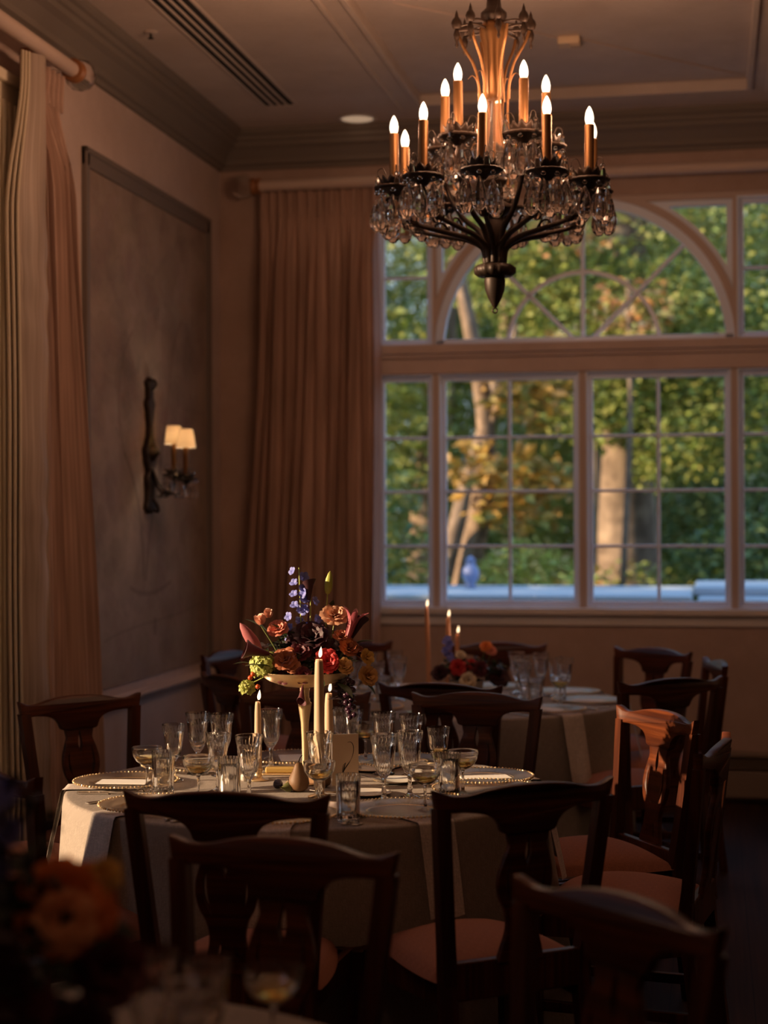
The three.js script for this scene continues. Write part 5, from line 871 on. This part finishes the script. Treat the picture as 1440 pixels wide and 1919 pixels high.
// the window table: candles, low flowers, glasses, plates
candle(1.573, 1.789, 0.435, 0.0125, M.waxOrange, 'tallest orange taper candle on the window table, at the left', 'candle', 0.03, 0.02);
candle(1.663, 1.772, 0.385, 0.0125, M.waxOrange, 'middle orange taper candle on the window table', 'candle', 0, 0.02);
candle(1.705, 1.75, 0.305, 0.0125, M.waxOrange, 'shortest orange taper candle behind the blue flowers', 'candle', 0, 0.02);
{
  const b = thing('flower_bowl', 'cream low bowl holding the red flowers on the window table', 'bowl', [1.775, TOP, 1.93]);
  obj('bowl', turn([[0, 0], [0.045, 0], [0.05, 0.006], [0.04, 0.014], [0.075, 0.05], [0.085, 0.095], [0.082, 0.095], [0.072, 0.052], [0.03, 0.02], [0, 0.018]], 32), std(RGB(0.62, 0.52, 0.40), 0.5), b);
  const A = thing('flower_arrangement', 'low arrangement of dark red and cream flowers on the window table', 'flowers', [1.775, TOP + 0.075, 1.93], 0.19);
  filler(A, [0.02, 0.075, 0], [0.17, 0.05, 0.12], 420, 0.06);
  for (const [n, p, r, m, rg, fc] of [
    ['rose', [-0.045, 0.09, 0.10], 0.04, F.red, ROSE, [1.1, 0]], ['rose', [0.06, 0.08, 0.10], 0.04, F.wine, ROSE, [1.1, 0]], ['dahlia', [0.155, 0.045, 0.06], 0.045, F.deep, DAHLIA, [1.0, 0.4]], ['rose', [-0.13, 0.06, 0.05], 0.04, F.deep, ROSE, [1, -0.4]],
    ['rose', [-0.03, 0.145, 0.05], 0.024, F.cream, ROSE, [0.8, 0]], ['rose', [0.0, 0.03, 0.14], 0.038, F.cream, ROSE, [1.3, 0]], ['ranunculus', [0.09, 0.185, 0.02], 0.028, F.orange, FULL, [0.8, -0.2]], ['ranunculus', [0.115, 0.165, 0.02], 0.028, F.coral, FULL, [0.8, 0.4]], ['rose', [0.02, 0.10, 0.08], 0.03, F.red, ROSE, [1, 0.2]],
  ]) bloom(A, n, p, r, m, rg, fc);
  stem(A, [0.07, 0.05, 0], [0.09, 0.175, 0.02]); stem(A, [0.08, 0.05, 0], [0.115, 0.155, 0.02]);
  for (let k = 0; k < 9; k++) floret(A, [-0.095 + rr(-0.02, 0.02), 0.13 + k * 0.011, 0.03], 0.02, F.blue, [rr(0.8, 1.5), rr(-0.6, 0.6)]);
}
const gl = 'blurred crystal glasses on the left half of the window table', gr = 'blurred crystal glasses on the right half of the window table';
const nth = ['leftmost', 'second from the left', 'third from the left', 'fourth from the left', 'fifth from the left', 'sixth from the left', 'rightmost'];
for (const [list, g, where] of [
  [[['goblet', 1.20, 1.95], ['goblet', 1.27, 1.78], ['wine', 1.27, 2.10], ['goblet', 1.37, 1.62], ['wine', 1.36, 2.02], ['tumbler', 1.42, 2.2], ['goblet', 1.46, 2.0]], gl, 'window table glasses beside the orange candles'],
  [[['goblet', 1.98, 1.62], ['goblet', 2.03, 1.85], ['wine', 2.06, 2.02], ['goblet', 2.10, 1.64], ['tumbler', 2.13, 2.2], ['wine', 2.18, 1.74], ['goblet', 2.24, 1.92]], gr, 'window table glasses beside the red flowers']])
  list.forEach(([k, x, z], i) => glass(k, x, z, `blurred crystal glass, ${nth[i]} of the ${where}`, g));
glass('coupe', 2.235, 2.10, 'blurred champagne coupe farthest right on the window table');
[[90, 'the right edge of the window table'], [130, 'the right rear of the window table'], [48, 'the right front of the window table'], [5, 'the near side of the window table'], [-40, 'the left front of the window table'], [-85, 'the left edge of the window table'], [175, 'the far side of the window table'], [-135, 'the left rear of the window table']].forEach(([deg, where], i) => {
  const [x, z] = polar(T2, deg, 0.592); charger(x, z, 'ribbed glass charger with beaded gold rim at ' + where);
  if (i < 2 || i === 2) menu(x, z, deg * D, 'white menu card lying on the charger at ' + where);
  napkin(T2, deg + (i === 2 ? -2 : 0), 0.30, 'pale linen napkin hanging down at ' + where);
  if (i < 5) { tool('fork', ...polar(T2, deg, 0.70, -0.205), deg * D, 'silver dinner fork beside the charger at ' + where); tool('knife', ...polar(T2, deg, 0.70, 0.20), deg * D, 'silver dinner knife beside the charger at ' + where); }
});
// the nearest table: tall blurred flowers, glasses
{
  const c = thing('flower_compote', 'blurred gold compote at the lower left corner under the orange flower', 'compote', [1.84, TOP, 7.76]);
  obj('foot', turn([[0, 0], [0.062, 0], [0.064, 0.004], [0.05, 0.010], [0.024, 0.020], [0.014, 0.034], [0.012, 0.10], [0.016, 0.16]], 32), M.gold, c);
  obj('bowl', turn([[0, 0.155], [0.02, 0.156], [0.08, 0.166], [0.125, 0.19], [0.14, 0.205], [0.138, 0.206], [0.08, 0.171], [0, 0.16]], 40), M.gold, c);
  const A = thing('flower_arrangement', 'very blurred dark arrangement with an orange bloom in the lower left corner', 'flowers', [1.84, TOP + 0.18, 7.76], 0.19);
  filler(A, [0.06, 0.06, 0], [0.22, 0.17, 0.2], 650, 0.075);
  filler(A, [0.12, 0.22, 0.02], [0.07, 0.12, 0.07], 120, 0.06, [[0.02, 0.014, 0.03], [0.02, 0.03, 0.014]]);
  for (const [n, p, r, m, rg, fc] of [['dahlia', [0.205, 0.155, 0.03], 0.062, F.orange, DAHLIA, [1.15, 0.15]], ['rose', [0.212, 0.142, 0.075], 0.042, F.glow, ROSE, [1.3, 0.1]], ['rose', [0.252, 0.188, 0.0], 0.026, F.yellow, ROSE, [0.9, 0.3]], ['rose', [0.265, 0.06, 0.02], 0.05, F.wine, ROSE, [1.2, 0.4]], ['dahlia', [0.15, 0.03, 0.13], 0.055, F.wine, DAHLIA, [1.3, 0.1]], ['rose', [0.12, 0.12, 0.14], 0.045, F.deep, ROSE, [1.2, 0]], ['rose', [0.24, 0.0, 0.10], 0.045, F.deep, ROSE, [1.3, 0.3]], ['rose', [0.10, -0.02, 0.17], 0.05, F.rust, ROSE, [1.4, 0]]]) bloom(A, n, p, r, m, rg, fc);
  for (let k = 0; k < 8; k++) floret(A, [0.115 + rr(-0.02, 0.02), 0.20 + k * 0.018, 0.03], 0.022, F.blue, [rr(0.8, 1.5), rr(-0.6, 0.6)]);
}
glass('goblet', 2.085, 7.50, 'very blurred crystal goblet at the bottom edge beside the dark red flowers');
glass('wine', 2.155, 7.44, 'very blurred short goblet at the bottom edge, left of the coupe');
glass('coupe', 2.225, 7.30, 'very blurred champagne coupe at the bottom edge');
glass('tumbler', 2.16, 7.58, 'very blurred water tumbler low at the bottom edge');
glass('goblet', 2.20, 7.66, 'very blurred crystal goblet at the bottom edge, nearest the camera');
charger(2.33, 7.46, 'blurred ribbed glass charger on the table nearest the camera, under the coupe');
napkin(T0, 110, 0.27, 'blurred pale napkin on the table nearest the camera');
renderer.render(scene, camera);
